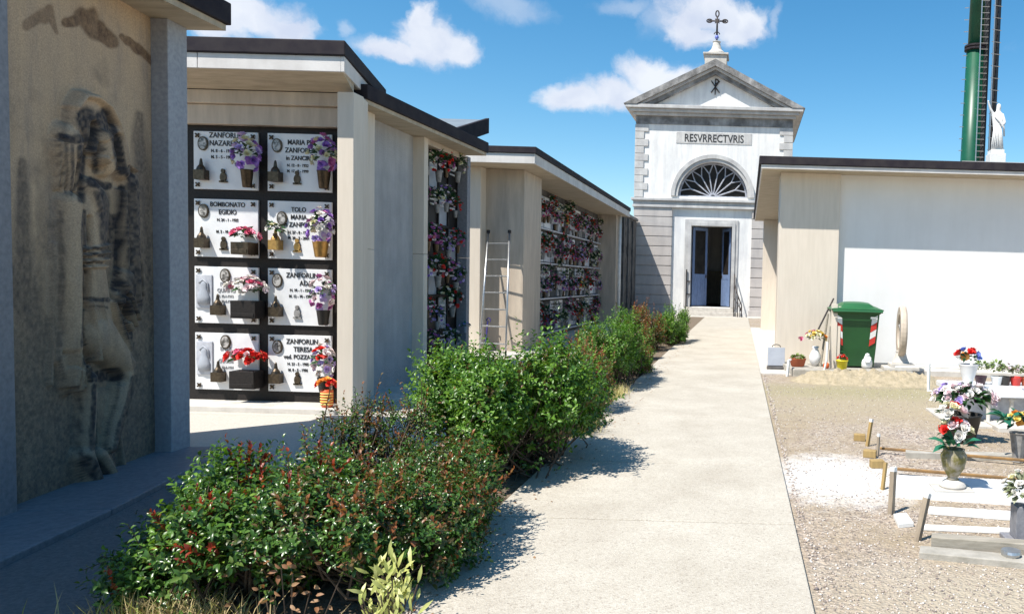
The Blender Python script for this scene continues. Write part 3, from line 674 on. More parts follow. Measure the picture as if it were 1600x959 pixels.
# black frame grid
cx0 = [Yp(306, 250, PB).x, Yp(421, 250, PB).x]; cwid = .735
rows = [(Yp(355, 207, PB).z, Yp(355, 297, PB).z), (Yp(355, 312, PB).z, Yp(355, 402, PB).z), (Yp(355, 417, PB).z, Yp(355, 505, PB).z), (Yp(355, 520, PB).z, Yp(355, 608, PB).z)]
b = MB(); b.box(-8.1, -4.532, PB-.01, PB+.028, .07, 3.228); b.build('granite_frame', MT['black'], B)
TX = {
 (0, 0): [('ZANFORLIN', .085, .02, -.07, 1), ('NAZARENO', .085, .02, -.16, 1), ('N. 8 - 6 - 1910', .05, -.03, -.235, 1), ('M. 5 - 5 - 1987', .05, -.03, -.305, 1)],
 (0, 1): [('MARIA PIA', .08, .03, -.125, 1), ('ZANFORLIN', .08, .03, -.215, 1), ('in ZANCIROL', .07, .03, -.3, 1), ('N. 12 - 8 - 1922', .045, -.01, -.375, 1), ('M. 17 - 9 - 1999', .045, -.01, -.44, 1)],
 (1, 0): [('BOMBONATO', .075, .03, -.085, 1), ('EGIDIO', .075, .03, -.17, 1), ('N. 24 - 1 - 1925', .045, .03, -.25, 1), ('M. 5 - 10 - 1992', .045, .02, -.385, 1)],
 (1, 1): [('TOLO', .075, 0, -.12, 1), ('MARIA', .075, 0, -.205, 1), ('in ZANFORLIN', .075, .03, -.29, 1), ('N. 27 - 8 - 1913', .045, 0, -.37, 1), ('M. 30 - 5 - 2001', .045, 0, -.435, 1)],
 (2, 0): [('ITALO', .06, .01, -.22, 0), ('QUIRINO', .06, .01, -.29, 0), ('N. 10-1-1913', .04, 0, -.35, 0), ('M. 19-4-1996', .04, 0, -.41, 0)],
 (2, 1): [('ZANFORLIN', .08, .04, -.1, 1), ('ADA', .08, .08, -.19, 1), ('N. 10 - 1 - 1915', .045, .02, -.26, 1), ('M. 12 - 10 - 1998', .045, .02, -.33, 1)],
 (3, 0): [('ENZA', .06, .0, -.2, 0), ('TAI', .06, .02, -.27, 0), ('GUGLIE', .06, .0, -.34, 0), ('N. 12-6-1921', .04, 0, -.41, 0)],
 (3, 1): [('ZANFORLIN', .08, .04, -.1, 1), ('TERESA', .08, .05, -.19, 1), ('ved. POZZATO', .07, .02, -.275, 1), ('N. 23 - 5 - 1905', .045, -.01, -.35, 1), ('M. 8 - 5 - 1986', .045, -.01, -.42, 1)],
}
for r_, (zt, zb) in enumerate(rows):
    for c_ in range(2):
        x0 = cx0[c_]; x1 = x0+cwid
        b = MB(); b.box(x0, x1, PB-.035, PB-.011, zb, zt)
        pq = b.build('plaque', MT['plaque'], B, bevel=.003)
        b = MB()
        for (sxx, szz) in ((x0+.05, zt-.05), (x1-.05, zt-.05), (x0+.05, zb+.05), (x1-.05, zb+.05)):
            for k in range(4):
                a = math.pi/4+k*math.pi/2
                b.tube([(sxx, PB-.042, szz), (sxx+.03*math.cos(a), PB-.05, szz+.03*math.sin(a))], [.012, .007], 6)
        b.build('corner_stud', MT['bronze'], pq)
        lx = x0+cwid*.5
        ov = (x0+.115, zt-.14) if not (c_ == 0 and r_ > 1) else (x0+.36, zt-.1)
        if (r_, c_) == (1, 1): ov = (x0+.17, zt-.2)
        b = MB(); b.disc_y(ov[0], PB-.052, ov[1], .058, .08, .02, 24); fr = b.build('portrait_frame', MT['bronze'], pq)
        b = MB(); b.disc_y(ov[0], PB-.056, ov[1], .045, .066, .01, 24); b.build('portrait', MT['photo'], pq)
        L = TX[(r_, c_)]
        text_obj([(t, s, dx-.01, dz) for t, s, dx, dz, k in L], MT['letter'] if L[0][4] else MT['letter_g'], 'lettering', pq, (lx, PB-.037, zt), .004, .84)
        # votive lamp and small saint medallion
        lx0 = x0+.12 if not (c_ == 0 and r_ > 1) else x0+.3
        lm = MT['brass'] if (r_, c_) == (1, 1) else MT['bronze']
        b = MB(); b.box(lx0-.06, lx0+.06, PB-.13, PB-.037, zb+.1, zb+.21); b.lathe([(.05, .21), (.04, .24), (.02, .27), (.012, .33), (.002, .345)], (lx0, PB-.085, zb), 10)
        b.build('votive_lamp', lm, pq, bevel=.004)
        if not (c_ == 0 and r_ > 1):
            b = MB(); b.disc_y(x0+.345, PB-.055, zb+.14, .035, .055, .02, 16); b.disc_y(x0+.345, PB-.06, zb+.21, .02, .025, .02, 12); b.box(x0+.3, x0+.39, PB-.055, PB-.037, zb+.08, zb+.1)
            b.build('medallion', lm if r_ != 2 else MT['vasegrey'], pq)
        else:
            b = MB(); b.box(x0+.02, x0+.21, PB-.05, PB-.036, zb+.17, zb+.56); bo = b.build('relief_icon', MT['plaque_g'], pq, bevel=.008)
            b = MB(); cxn = x0+.115
            b.lathe([(.001, .12), (.03, .1), (.04, .06), (.035, .02), (.05, -.02), (.075, -.08), (.07, -.16), (.001, -.17)], (cxn, PB-.052, zb+.38), 14, 1, .4)
            b.tube([(cxn-.05, PB-.058, zb+.46), (cxn, PB-.06, zb+.5), (cxn+.05, PB-.058, zb+.46), (cxn+.06, PB-.055, zb+.36)], .009, 6)
            b.build('icon_figure', MT['greymetal'], pq, smooth=True)
# bouquets on the plaques (each stands in its own holder)
def plaque_vase(name, label, px, py, w_, h_, mat, cols, n, br, seed, rx, rz, box=False, lift=.1, leaf='green', group='bouquets on the large name plaques'):
    P = Yp(px, py, PB-.14)
    t = thing(name, label, 'bouquet', tuple(P), 0, group)
    b = MB()
    if box: b.box(-w_/2, w_/2, -.09, .095, 0, h_); b.box(-w_/2+.015, w_/2-.015, -.096, -.09, .02, .06)
    else: b.lathe([(w_*.32, 0), (w_*.36, .01), (w_*.5, h_*.95), (w_*.53, h_), (w_*.44, h_), (w_*.4, h_-.02)], (0, 0, 0), 16)
    b.build('vase', MT[mat], t, world=False, bevel=.005 if box else 0, smooth=not box)
    bouquet(t, (0, -.02, h_+lift), rx, .1, rz, cols, n, br, seed, leaf, 26, .09)
    return t
plaque_vase('flower_vase', 'tall violet and cream bouquet in a dark vase on the top left plaque', 386, 293, .13, .2, 'bronze', ['purple', 'purple', 'lilac', 'cream'], 26, .055, 1, .13, .2, lift=.17)
plaque_vase('flower_vase', 'violet and cream bouquet on the top right plaque beside the pilaster', 506, 295, .14, .2, 'bronze', ['purple', 'mauve', 'cream', 'purple'], 28, .055, 2, .13, .22, lift=.18)
plaque_vase('flower_box', 'loose pink roses in a low dark box on the left plaque of the second row', 382, 398, .2, .14, 'bronze', ['pink'], 9, .06, 3, .15, .08, True, .07)
plaque_vase('flower_vase', 'pink, white and lilac bouquet in a brass vase, second plaque row, right', 501, 402, .17, .18, 'brass', ['mauve', 'white', 'lilac', 'cream', 'purple'], 28, .05, 4, .12, .2, lift=.16)
plaque_vase('small_nosegay', 'small white nosegay at the left edge of the right plaque, second row', 430, 372, .05, .05, 'bronze', ['cream', 'white', 'rose'], 9, .045, 14, .05, .06, lift=.04)
plaque_vase('flower_box', 'pink and white roses in a dark box, left plaque of the third row', 387, 497, .28, .2, 'black', ['rose', 'white', 'pink', 'rose'], 28, .055, 5, .24, .14, True, .12)
plaque_vase('flower_vase', 'pale pink and lilac bouquet, right plaque of the third row', 505, 508, .14, .17, 'blackpot', ['rose', 'lilac', 'white', 'mauve'], 26, .05, 6, .11, .2, lift=.18)
plaque_vase('flower_box', 'bright red carnation bouquet in a dark box on the lowest left plaque', 385, 606, .28, .2, 'black', ['red', 'red', 'red', 'pink', 'rose'], 24, .065, 7, .22, .08, True, .14)
plaque_vase('flower_vase', 'red, white and lilac bouquet in a dark vase on the lowest right plaque', 506, 612, .14, .17, 'blackpot', ['lilac', 'white', 'rose', 'red', 'lilac'], 26, .05, 8, .11, .2, lift=.18)
P = Yp(511, 630, 8.6)
t = thing('flower_pot', 'orange glass jar of red flowers standing on the step by the pale pilaster', 'flower pot', (P.x, P.y, .07))
b = MB(); b.lathe([(.05, 0), (.065, .03), (.065, .19), (.058, .2), (.05, .2)], k=18); b.build('jar', MT['orangeplastic'], t, world=False, smooth=True)
b = MB()
for k in range(5): b.tube([(.066*math.cos(a), .066*math.sin(a), .04+.03*k) for a in [R(180+q*18) for q in range(11)]], .006, 4)
b.build('jar_band', FL['yellow'], t, world=False)
bouquet(t, (0, 0, .25), .09, .08, .06, ['red', 'red', 'orange'], 14, .055, 9, 'green', 10, .05)

# ------------------------------------------------------------------ rough-cast tomb block with the shaded niche bay
C_ = thing('stucco_block', 'rough grey stucco tomb block between two marble pilasters, shaded, with a narrow flower-filled niche bay', 'tomb', (-5, 11, 0))
XW, XP = -4.81, -4.65
b = MB(); b.prism([(XW, 9.6), (XW, 11.06), (-8, 11.06), (-8, 9.6)], 0, 3.55); b.build('stucco_wall', MT['stucco'], C_)
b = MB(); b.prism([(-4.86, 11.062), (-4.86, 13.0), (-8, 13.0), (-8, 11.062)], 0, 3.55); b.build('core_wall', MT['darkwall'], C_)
for y0, y1, mt in ((9.42, 9.6, 'marble_l'), (11.062, 11.2, 'marble_l'), (12.76, 12.9, 'greystone')):
    b = MB(); b.box(-5.0, XP, y0, y1, 0, 1.88); b.box(-5.0, XP, y0, y1, 1.885, 3.55); b.build('pilaster', MT[mt], C_, bevel=.005)
b = MB(); b.box(-4.855, -4.66, 11.202, 12.758, 3.47, 3.55); b.build('lintel', MT['marble'], C_)
b = MB(); b.prism([(-4.47, 9.0), (-4.31, 12.66), (-8, 12.9), (-8, 9.0)], 3.552, 3.6); b.build('roof_soffit', MT['soffit'], C_)
b = MB(); b.prism([(-4.44, 8.99), (-4.28, 12.69), (-8, 12.93), (-8, 8.99)], 3.602, 3.77); b.build('roof', MT['fascia'], C_, bevel=.01)
b = MB(); b.box(-5.0, -4.3, 9.3, 13.2, 0, .05); b.build('base_slab', MT['conc_l'], C_, bevel=.01)
# niches of the bay: small plaques in columns between black rails
for i in range(4):
    y0 = 11.24+i*.385
    for j in range(6):
        z0 = .2+j*.545
        b = MB(); b.box(-4.858, -4.835, y0+.015, y0+.36, z0, z0+.5); pq = b.build('niche_plaque', MT['black' if (i+j) % 3 else 'greymetal'], C_)
        b = MB()
        for q in range(3):
            b.box(-4.834, -4.828, y0+.08, y0+.3, z0+.42-.07*q, z0+.445-.07*q)
        b.build('lettering', MT['plaque'], pq)
b = MB()
for i in range(5): b.box(-4.859, -4.81, 11.205+i*.386, 11.235+i*.386, .12, 3.46)
for j in range(7): b.box(-4.859, -4.805, 11.205, 12.757, .155+j*.545, .195+j*.545)
b.build('niche_frame', MT['black'], C_)

# ------------------------------------------------------------------ portico tomb block further on
D = thing('portico_block', 'portico tomb block with a projecting flat roof and four long rows of flower-covered niches', 'tomb', (-5, 20, 0))
SD = 3.82
b = MB(); b.box(-8.5, -4.6, 15.82, 17.15, 0, SD-.04); b.build('wing_wall', MT['marble'], D, bevel=.008)
b = MB(); b.box(-5.9, -5.38, 15.5, 15.818, 0, SD-.04); b.build('pilaster', MT['marble_l'], D, bevel=.006)
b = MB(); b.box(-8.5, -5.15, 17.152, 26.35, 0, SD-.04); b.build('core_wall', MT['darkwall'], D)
b = MB(); b.box(-8.5, -4.5, 26.352, 26.75, 0, SD-.04); b.build('far_wing_wall', MT['marble'], D, bevel=.008)
b = MB(); b.tube([(-4.42, 26.6, .1), (-4.42, 26.6, 3.81)], .055, 10); b.build('drainpipe', MT['paintwhite'], D, smooth=True)
b = MB(); b.box(-8.6, -4.185, 14.975, 26.95, SD-.038, SD+.01); b.build('roof_soffit', MT['soffit'], D)
b = MB(); b.box(-8.6, -4.185, 14.94, 14.974, SD-.04, SD+.15); b.box(-4.184, -4.15, 14.94, 26.98, SD-.04, SD+.15); b.build('fascia_band', MT['band'], D, bevel=.004)
b = MB(); b.box(-8.62, -4.12, 14.91, 27.0, SD+.152, SD+.28); b.build('roof', MT['fascia'], D, bevel=.01)
b = MB()
for k in range(40):
    y = 20.6+k*.16; b.tube([(-4.55, y, SD+.34), (-6, y+.02, SD+.5)], .085, 6)
b.build('roof_tiles', MT['tile'], D)
b = MB(); b.box(-8.5, -4.1, 14.9, 27.2, 0, .06); b.build('base_slab', MT['conc_l'], D, bevel=.01)
shz = [Xp(816, 350.7, -5.1).z, Xp(816, 410.4, -5.1).z, Xp(816, 467.2, -5.1).z]
sh = [.2]+[sum(Xp(px, py, -5.1).z for px, py in q)/2 for q in (((812, 467.4), (926, 460.4)), ((813, 410.3), (928, 415.8)), ((816, 350.7), (931, 377.1)))]+[SD-.12]
print('shelves', [round(q, 2) for q in sh])
for j in range(4):
    b = MB(); b.box(-5.148, -5.02, 17.153, 26.35, sh[j]-.035, sh[j]+.0); b.build('shelf', MT['plaque_g'], D, bevel=.004)
NC = 13
for i in range(NC):
    y0 = 17.2+i*.704
    for j in range(4):
        b = MB(); b.box(-5.148, -5.115, y0+.03, y0+.67, sh[j]+.03, sh[j+1]-.09); pq = b.build('niche_plaque', MT['plaque' if (i*7+j*3) % 5 == 0 else 'plaque_g' if (i*5+j) % 3 else 'darkwall'], D)
        b = MB()
        for q in range(3): b.box(-5.114, -5.108, y0+.15+.04*q, y0+.56-.03*q, sh[j+1]-.2-.09*q, sh[j+1]-.16-.09*q)
        b.build('lettering', MT['letter'], pq)
# small raised roof seen above
U_ = thing('roof_hatch', 'small grey upper roof with dark edge rising above the roofs behind the stucco block', 'roof', (-6.5, 17.5, SD+.2))
ul, ur = Yp(655, 188, 17), Yp(726, 188, 17.5)
zf, zb_ = Yp(735, 216, 16.2).z, Yp(745, 187, 18.8).z
b = MB(); b.box(ul.x-1.5, ur.x-.25, 16.5, 18.6, SD+.2, zf-.02); b.build('wall', MT['greystone'], U_)
b = MB(); b.prism([(ul.x-2, 16.2), (ur.x-.1, 16.2), (ur.x, 18.8), (ul.x-2, 18.8)], [zf-.1]*2+[zb_-.12]*2, [zf]*2+[zb_]*2); b.build('roof', MT['roofgrey'], U_)
b = MB(); b.prism([(ur.x-.098, 16.1), (ur.x-.03, 16.1), (ur.x+.08, 18.9), (ur.x+.002, 18.9)], [zf-.3]*2+[zb_-.3]*2, [zf+.05]*2+[zb_+.06]*2); b.build('edge_fascia', MT['fascia'], U_)
# dark end row of old tombs next to the chapel
E_ = thing('old_tomb_wall', 'blackened old tomb wall in shade between the portico block and the chapel', 'wall', (-5.6, 31, 0))
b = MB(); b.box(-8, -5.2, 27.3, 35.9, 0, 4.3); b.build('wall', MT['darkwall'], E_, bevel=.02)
b = MB(); b.box(-8.05, -5.12, 27.25, 35.94, 4.302, 4.42); b.build('coping', MT['cornice'], E_, bevel=.01)
b = MB()
for k in range(6): b.box(-5.198, -5.12, 28+k*1.28, 28.2+k*1.28, 0, 4.2)
b.box(-5.198, -5.0, 27.4, 35.8, 0, .35); b.build('pilaster_strips', MT['darkwall'], E_)
b = MB()
for k in range(5):
    for j in range(3): b.box(-5.198, -5.17, 28.35+k*1.28, 29.15+k*1.28, .6+j*1.2, 1.5+j*1.2)
b.build('tomb_slabs', MT['darkwall'], E_)
# ------------------------------------------------------------------ chapel
CH = thing('chapel', 'white and grey neoclassical cemetery chapel with pediment, lunette and open blue door', 'chapel', (-1.7, 36, 0))
cx, yf = -1.7, 36.
HW = 3.66
b = MB()   # rusticated piers: real courses over a backing
for (x0, x1) in ((cx-HW, cx-1.86), (cx+1.86, cx+HW)):
    b = MB(); b.box(x0+.03, x1-.03, yf+.04, yf+.6, 0, 5.0)
    n = 11
    for k in range(n):
        z0 = .02+k*5.0/n; b.box(x0, x1, yf, yf+.55, z0+.018, z0+5.0/n-.018)
    b.build('rusticated_pier', MT['ashlar'], CH, bevel=.012)
    b = MB(); b.box(x0-.05, x1+.05, yf-.05, yf+.5, 0, .3); b.build('plinth', MT['ashlar'], CH, bevel=.012)
dx0, dx1, dzt, dzb = cx-.95, cx+.95, 4.2, .42
b = MB(); Yb = yf+.12
b.box(cx-1.86, dx0, Yb, Yb+.4, 0, 5.0); b.box(dx1, cx+1.86, Yb, Yb+.4, 0, 5.0); b.box(dx0, dx1, Yb, Yb+.4, dzt, 5.0); b.box(dx0, dx1, Yb, Yb+.4, 0, dzb)
b.build('door_bay_wall', MT['chapel'], CH)
b = MB()
for w0, w1, dy in ((0, .16, .1), (.16, .3, .05)):
    b.box(dx0-w1, dx0-w0, Yb-dy, Yb-.001, dzb, dzt+w1); b.box(dx1+w0, dx1+w1, Yb-dy, Yb-.001, dzb, dzt+w1); b.box(dx0-w0, dx1+w0, Yb-dy, Yb-.001, dzt+w0, dzt+w1)
b.build('door_surround', MT['mould'], CH, bevel=.01)
b = MB(); b.box(cx-HW-.06, cx+HW+.06, yf-.07, yf+.6, 5.002, 5.12); b.box(cx-HW-.03, cx+HW+.03, yf-.03, yf+.6, 5.122, 5.3); b.box(cx-HW-.12, cx+HW+.12, yf-.15, yf+.6, 5.302, 5.42)
b.build('string_course', MT['mould'], CH, bevel=.015)
# upper wall with the arched opening
z0, z1 = 5.422, 9.2; ar = 1.62; az0 = 5.55; n = 40
x0, x1 = cx-HW+.04, cx+HW-.04; y0, y1 = yf+.02, yf+.45
def outer(a):
    c_, s_ = math.cos(a), math.sin(a); t = min((x1-cx)/abs(c_) if abs(c_) > 1e-6 else 1e9, (z1-az0)/s_ if s_ > 1e-6 else 1e9)
    return (cx+c_*t, az0+s_*t)
b = MB()
angs = sorted(set([math.pi*i/n for i in range(n+1)]+[math.atan2(z1-az0, x1-cx), math.pi-math.atan2(z1-az0, x1-cx)]))
vs = []
for a in angs:
    o_ = outer(a); i_ = (cx+ar*math.cos(a), az0+ar*math.sin(a))
    vs += [(o_[0], y0, o_[1]), (i_[0], y0, i_[1]), (i_[0], y1, i_[1]), (o_[0], y1, o_[1])]
fs = []
for i in range(len(angs)-1):
    p_, q_ = 4*i, 4*(i+1)
    fs += [(p_, p_+1, q_+1, q_), (p_+1, p_+2, q_+2, q_+1), (p_+2, p_+3, q_+3, q_+2), (p_+3, p_, q_, q_+3)]
b.add(vs, fs); b.box(x0, x1, y0, y1, z0, az0)
b.build('upper_wall', MT['chapel'], CH)
b = MB()
for r0, r1, dy in ((ar, ar+.14, .07), (ar+.14, ar+.32, .13)):
    for i in range(n):
        a, c_ = math.pi*i/n, math.pi*(i+1)/n
        P_ = [(cx+r*math.cos(t), az0+r*math.sin(t)) for r, t in ((r0, a), (r1, a), (r1, c_), (r0, c_))]
        b.front(P_, y0-dy, y0-.001)
b.build('arch_moulding', MT['mould'], CH)
L = MB(); L.front([(cx+ar*math.cos(math.pi*i/30), az0+ar*math.sin(math.pi*i/30)) for i in range(31)], yf+.36, yf+.38)
lun = L.build('lunette', MT['glass'], CH)
b = MB()
for k in range(1, 9):
    a = math.pi*k/9; yy = yf+.3
    b.tube([(cx+.12*math.cos(a), yy, az0+.12*math.sin(a)), (cx+1.12*math.cos(a), yy, az0+1.12*math.sin(a))], .032, 6)
    for s_ in (-1, 1):
        b.tube([(cx+1.1*math.cos(a), yy, az0+1.1*math.sin(a)), (cx+1.36*math.cos(a+s_*.1), yy, az0+1.36*math.sin(a+s_*.1)), (cx+1.6*math.cos(a+s_*.175), yy, az0+1.6*math.sin(a+s_*.175))], .028, 6)
b.tube([(cx+.16*math.cos(math.pi*i/12), yf+.3, az0+.16*math.sin(math.pi*i/12)) for i in range(13)], .04, 6)
b.tube([(cx+1.57*math.cos(math.pi*i/30), yf+.3, az0+1.57*math.sin(math.pi*i/30)) for i in range(31)], .05, 6)
b.box(cx-ar, cx+ar, yf+.27, yf+.34, az0, az0+.07)
b.build('fan_tracery', MT['fan'], lun)
b = MB()
for k in range(10):
    z = 5.45+k*.335; wq = .62 if k % 2 else .42
    for s_ in (-1, 1):
        xa, xb = sorted((cx+s_*(HW-.0), cx+s_*(HW-wq))); b.box(xa, xb, yf-.03, yf+.019, z+.01, z+.325)
        xa, xb = sorted((cx+s_*(HW-.0), cx+s_*(HW-.039))); b.box(xa, xb, yf+.0195, yf+.5, z+.01, z+.325)
b.build('quoins', MT['mould'], CH, bevel=.01)
b = MB(); b.box(cx-1.75, cx+1.75, y0-.02, y0-.001, 7.98, 8.5); pn = b.build('inscription_panel', MT['mould'], CH, bevel=.005)
txt = text_obj([('RESVRRECTVRIS', .5, 0, -.17)], MT['letter'], 'lettering', pn, (cx, y0-.022, 8.24), .008, .78)
b = MB(); b.box(cx-HW+.02, cx+HW-.02, y0-.03, y0-.001, 8.82, 9.2); b.build('frieze', MT['cornice'], CH)
b = MB(); b.box(cx-HW-.1, cx+HW+.1, yf-.15, yf+8, 9.202, 9.34); b.box(cx-HW-.25, cx+HW+.25, yf-.3, yf+8, 9.342, 9.48); b.box(cx-HW-.42, cx+HW+.42, yf-.42, yf+8, 9.482, 9.64)
b.build('cornice', MT['mould'], CH, bevel=.02)
ez, apz, ehw = 9.642, 11.75, HW+.5
b = MB(); b.front([(cx-ehw+.5, ez), (cx+ehw-.5, ez), (cx, apz-.4)], yf+.05, yf+8); b.build('tympanum', MT['chapel'], CH)
for s_ in (-1, 1):
    sl_ = (apz-ez)/ehw
    def rk(t0, t1, ya, yb):
        """rake member between vertical offsets t0..t1 below the roof line"""
        P_ = [(cx+s_*ehw, ez-0*t1), (cx+s_*ehw, ez+.001), (cx, apz-t0), (cx, apz-t1), (cx+s_*(ehw-(t1)/sl_), ez)]
        P_ = [(cx+s_*(ehw-t0/sl_), ez), (cx, apz-t0), (cx, apz-t1), (cx+s_*(ehw-t1/sl_), ez)]
        if s_ < 0: P_ = P_[::1]
        else: P_ = P_[::-1]
        return P_[::-1], ya, yb
    b = MB(); b.front(*rk(0, .3, yf-.45, yf+8.2)); b.build('raking_cornice', MT['cornice'], CH)
    b = MB(); b.front(*rk(.302, .42, yf-.32, yf+.3)); b.build('raking_fillet', MT['mould'], CH)
    b = MB(); b.front(*rk(.422, .62, yf-.2, yf+.2)); b.build('raking_moulding', MT['cornice'], CH)
# chi-rho monogram on the tympanum
b = MB(); yy = yf-.0; zc = 10.6
for a in (.62, -.62): b.tube([(cx-math.sin(a)*.33, yy, zc-math.cos(a)*.33), (cx+math.sin(a)*.33, yy, zc+math.cos(a)*.33)], .026, 6)
b.tube([(cx, yy, zc-.36), (cx, yy, zc+.36)], .024, 6); b.tube([(cx+.14*math.sin(t), yy, zc+.25-.1*math.cos(t)) for t in [math.pi*i/8 for i in range(9)]], .028, 6)
b.build('monogram', MT['iron'], CH)
b = MB(); b.box(cx-.5, cx+.5, yf-.3, yf+.7, 11.45, 11.98); b.box(cx-.58, cx+.58, yf-.38, yf+.78, 11.982, 12.07)
b.lathe([(.42, 12.07), (.4, 12.2), (.26, 12.32), (.19, 12.5), (.16, 12.66), (.2, 12.7), (.1, 12.74)], (cx, yf+.2, 0), 20)
b.build('pedestal', MT['conc_l'], CH, bevel=.015)
b = MB(); zz = 12.72; yc = yf+.2
b.tube([(cx, yc, zz), (cx, yc, zz+.1)], .04, 8)
b.tube([(cx, yc, zz+.28), (cx, yc, zz+1.15)], [.045, .04], 8)
b.tube([(cx-.42, yc, zz+.93), (cx+.42, yc, zz+.93)], .036, 8)
for (ex, ezz) in ((cx-.36, zz+.93), (cx+.36, zz+.93), (cx, zz+1.26)):
    hx, hz = (.12, .075) if abs(ex-cx) > .1 else (.075, .14)
    b.tube([(ex+hx*math.cos(t), yc, ezz+hz*math.sin(t)) for t in [2*math.pi*i/14 for i in range(15)]], .03, 6)
for a in range(4):
    t = math.pi/4+a*math.pi/2; b.tube([(cx+.04*math.cos(t), yc, zz+.93+.04*math.sin(t)), (cx+.14*math.cos(t), yc, zz+.93+.14*math.sin(t))], .026, 5)
b.tube([(cx-.13, yc, zz+.33), (cx-.07, yc, zz+.43), (cx, yc, zz+.36), (cx+.07, yc, zz+.43), (cx+.13, yc, zz+.33)], .025, 6)
crs = b.build('cross', MT['iron'], CH, smooth=True)
b = MB(); b.lathe([(.001, -.1), (.06, -.08), (.1, 0), (.06, .08), (.001, .1)], (cx, yc, zz+.19), 16); b.build('glass_ball', MT['blueglass'], crs, smooth=True)
# body, side walls, dark inside
b = MB(); b.box(cx-HW+.03, cx-HW+.35, yf+.61, yf+8, 0, 9.2); b.box(cx+HW-.35, cx+HW-.03, yf+.61, yf+8, 0, 9.2); b.box(cx-HW+.35, cx+HW-.35, yf+7.7, yf+8, 0, 9.2)
b.build('side_walls', MT['chapel'], CH)
b = MB(); b.box(cx-HW+.36, cx+HW-.36, yf+.9, yf+7.6, .3, .4); b.build('inner_floor', MT['dark'], CH)
b = MB(); b.box(cx-.9, cx+.9, yf+6.3, yf+7.2, .402, 1.4); b.box(cx-.7, cx+.7, yf+6.6, yf+7.2, 1.402, 2.2); b.build('altar', MT['wood'], CH)
for s_, rz, mt in ((-1, R(38), 0), (1, R(-62), 0)):
    hx = dx0+.06 if s_ < 0 else dx1-.06
    wleaf = .84; g_ = MB()
    def lb(x0_, x1_, z0_, z1_, y0_=-.025, y1_=.025): g_.box(s_*-1*x1_ if s_ > 0 else x0_, s_*-1*x0_ if s_ > 0 else x1_, y0_, y1_, z0_, z1_)
    lb(0, .12, 0, 3.7); lb(wleaf-.12, wleaf, 0, 3.7); lb(.12, wleaf-.12, 3.55, 3.7); lb(.12, wleaf-.12, 1.28, 1.5); lb(.12, wleaf-.12, 0, .18); lb(.12, wleaf-.12, .18, 1.28, -.01, .01)
    lb(.3, .36, .18, 1.28, -.02, .02); lb(.48, .54, .18, 1.28, -.02, .02)
    Mx = Matrix.Translation((hx, yf+.36, dzb+.04)) @ Matrix.Rotation(rz, 4, 'Z')
    g_.xform(Mx); dl = g_.build('door_leaf', MT['bluewood'], CH, bevel=.006)
    g_ = MB(); lb(.12, wleaf-.12, 1.5, 3.55, -.008, .008); g_.xform(Mx); g_.build('door_glass', MT['glass'], dl)
    g_ = MB(); lb(wleaf-.09, wleaf-.04, 1.32, 1.46, -.06, -.026); g_.xform(Mx); g_.build('door_handle', MT['bronze'], dl)
b = MB(); b.box(cx-1.35, cx+1.45, yf-.45, Yb-.002, 0.03, .2); b.box(cx-1.1, cx+1.1, yf-.15, Yb-.004, .2, .4); b.build('steps', MT['conc_l'], CH, bevel=.012)
# wrought iron rails beside the door
for s_ in (-1, 1):
    rl = thing('handrail', ('plain dark iron handrail left of the chapel door' if s_ < 0 else 'scrolled dark iron handrail right of the chapel door'), 'handrail', (cx+s_*1.15, yf-.45, .03), 0)
    b = MB(); L = 1
    X0 = cx+s_*1.12
    P = [(X0, yf-.02, 2.0), (X0+s_*.02, yf-.5, 1.5), (X0+s_*.2, yf-.95, 1.0), (X0+s_*.38, yf-1.1, .55), (X0+s_*.3, yf-1.1, .3)]
    if s_ > 0:
        b.tube(P, .028, 6); b.tube([(p_[0], p_[1], p_[2]*.6) for p_ in P[:4]], .018, 6)
        for p_ in P[:4]: b.tube([p_, (p_[0], p_[1], .03)], .022, 6)
        for p_, q_ in zip(P[:3], P[1:4]): b.tube([((p_[0]+q_[0])/2, (p_[1]+q_[1])/2, (p_[2]+q_[2])/2), ((p_[0]+q_[0])/2, (p_[1]+q_[1])/2, .03)], .014, 5)
    else:
        b.tube([(X0, yf-.05, .03), (X0, yf-.05, 2.15)], .03, 6)
        for z in (1.0, 1.6): b.tube([(X0, yf-.05, z), (X0+.18, yf+.02, z)], .025, 6)
    b.build('rail', MT['iron'], rl)

# ------------------------------------------------------------------ right-hand tomb block
RB = thing('white_block', 'low white tomb block on the right with beige marble corner pilaster and flat dark-edged roof', 'tomb', (2, 15, 0))
yR = 14.87; SR = 3.74
b = MB(); b.box(1.76, 9, yR+.15, yR+1.6, 0, SR); b.build('white_wall', MT['white'], RB)
b = MB(); b.box(.6, 1.755, yR, yR+.7, 0, SR); b.build('corner_pilaster', MT['marble_l'], RB, bevel=.008)
b = MB(); b.box(1.05, 9, yR+1.61, 26.0, 0, SR); b.build('core_wall', MT['white'], RB)
b = MB(); b.box(.52, 9, 26.002, 26.4, 0, SR); b.build('far_wing_wall', MT['marble_l'], RB, bevel=.01)
b = MB(); b.box(.24, 9.3, yR-.45, 26.6, SR+.002, SR+.05); b.build('roof_soffit', MT['soffit'], RB)
b = MB(); b.box(.21, 9.3, yR-.48, yR-.451, SR-.01, SR+.065); b.box(.21, .239, yR-.451, 26.6, SR-.01, SR+.065); b.build('fascia_band', MT['band'], RB, bevel=.004)
b = MB(); b.box(.17, 9.3, yR-.51, 26.65, SR+.067, SR+.22); b.build('roof', MT['fascia'], RB, bevel=.012)
b = MB(); b.box(4.15, 9.3, yR+.3, yR+.55, SR+.272, SR+.36); b.build('parapet', MT['band'], RB)
# niche plaques on the side facing the path
for i in range(13):
    for j in range(4):
        b = MB(); b.box(1.02, 1.048, yR+1.75+i*.72, yR+2.4+i*.72, .25+j*.85, 1.0+j*.85); b.build('niche_plaque', MT['plaque'], RB)
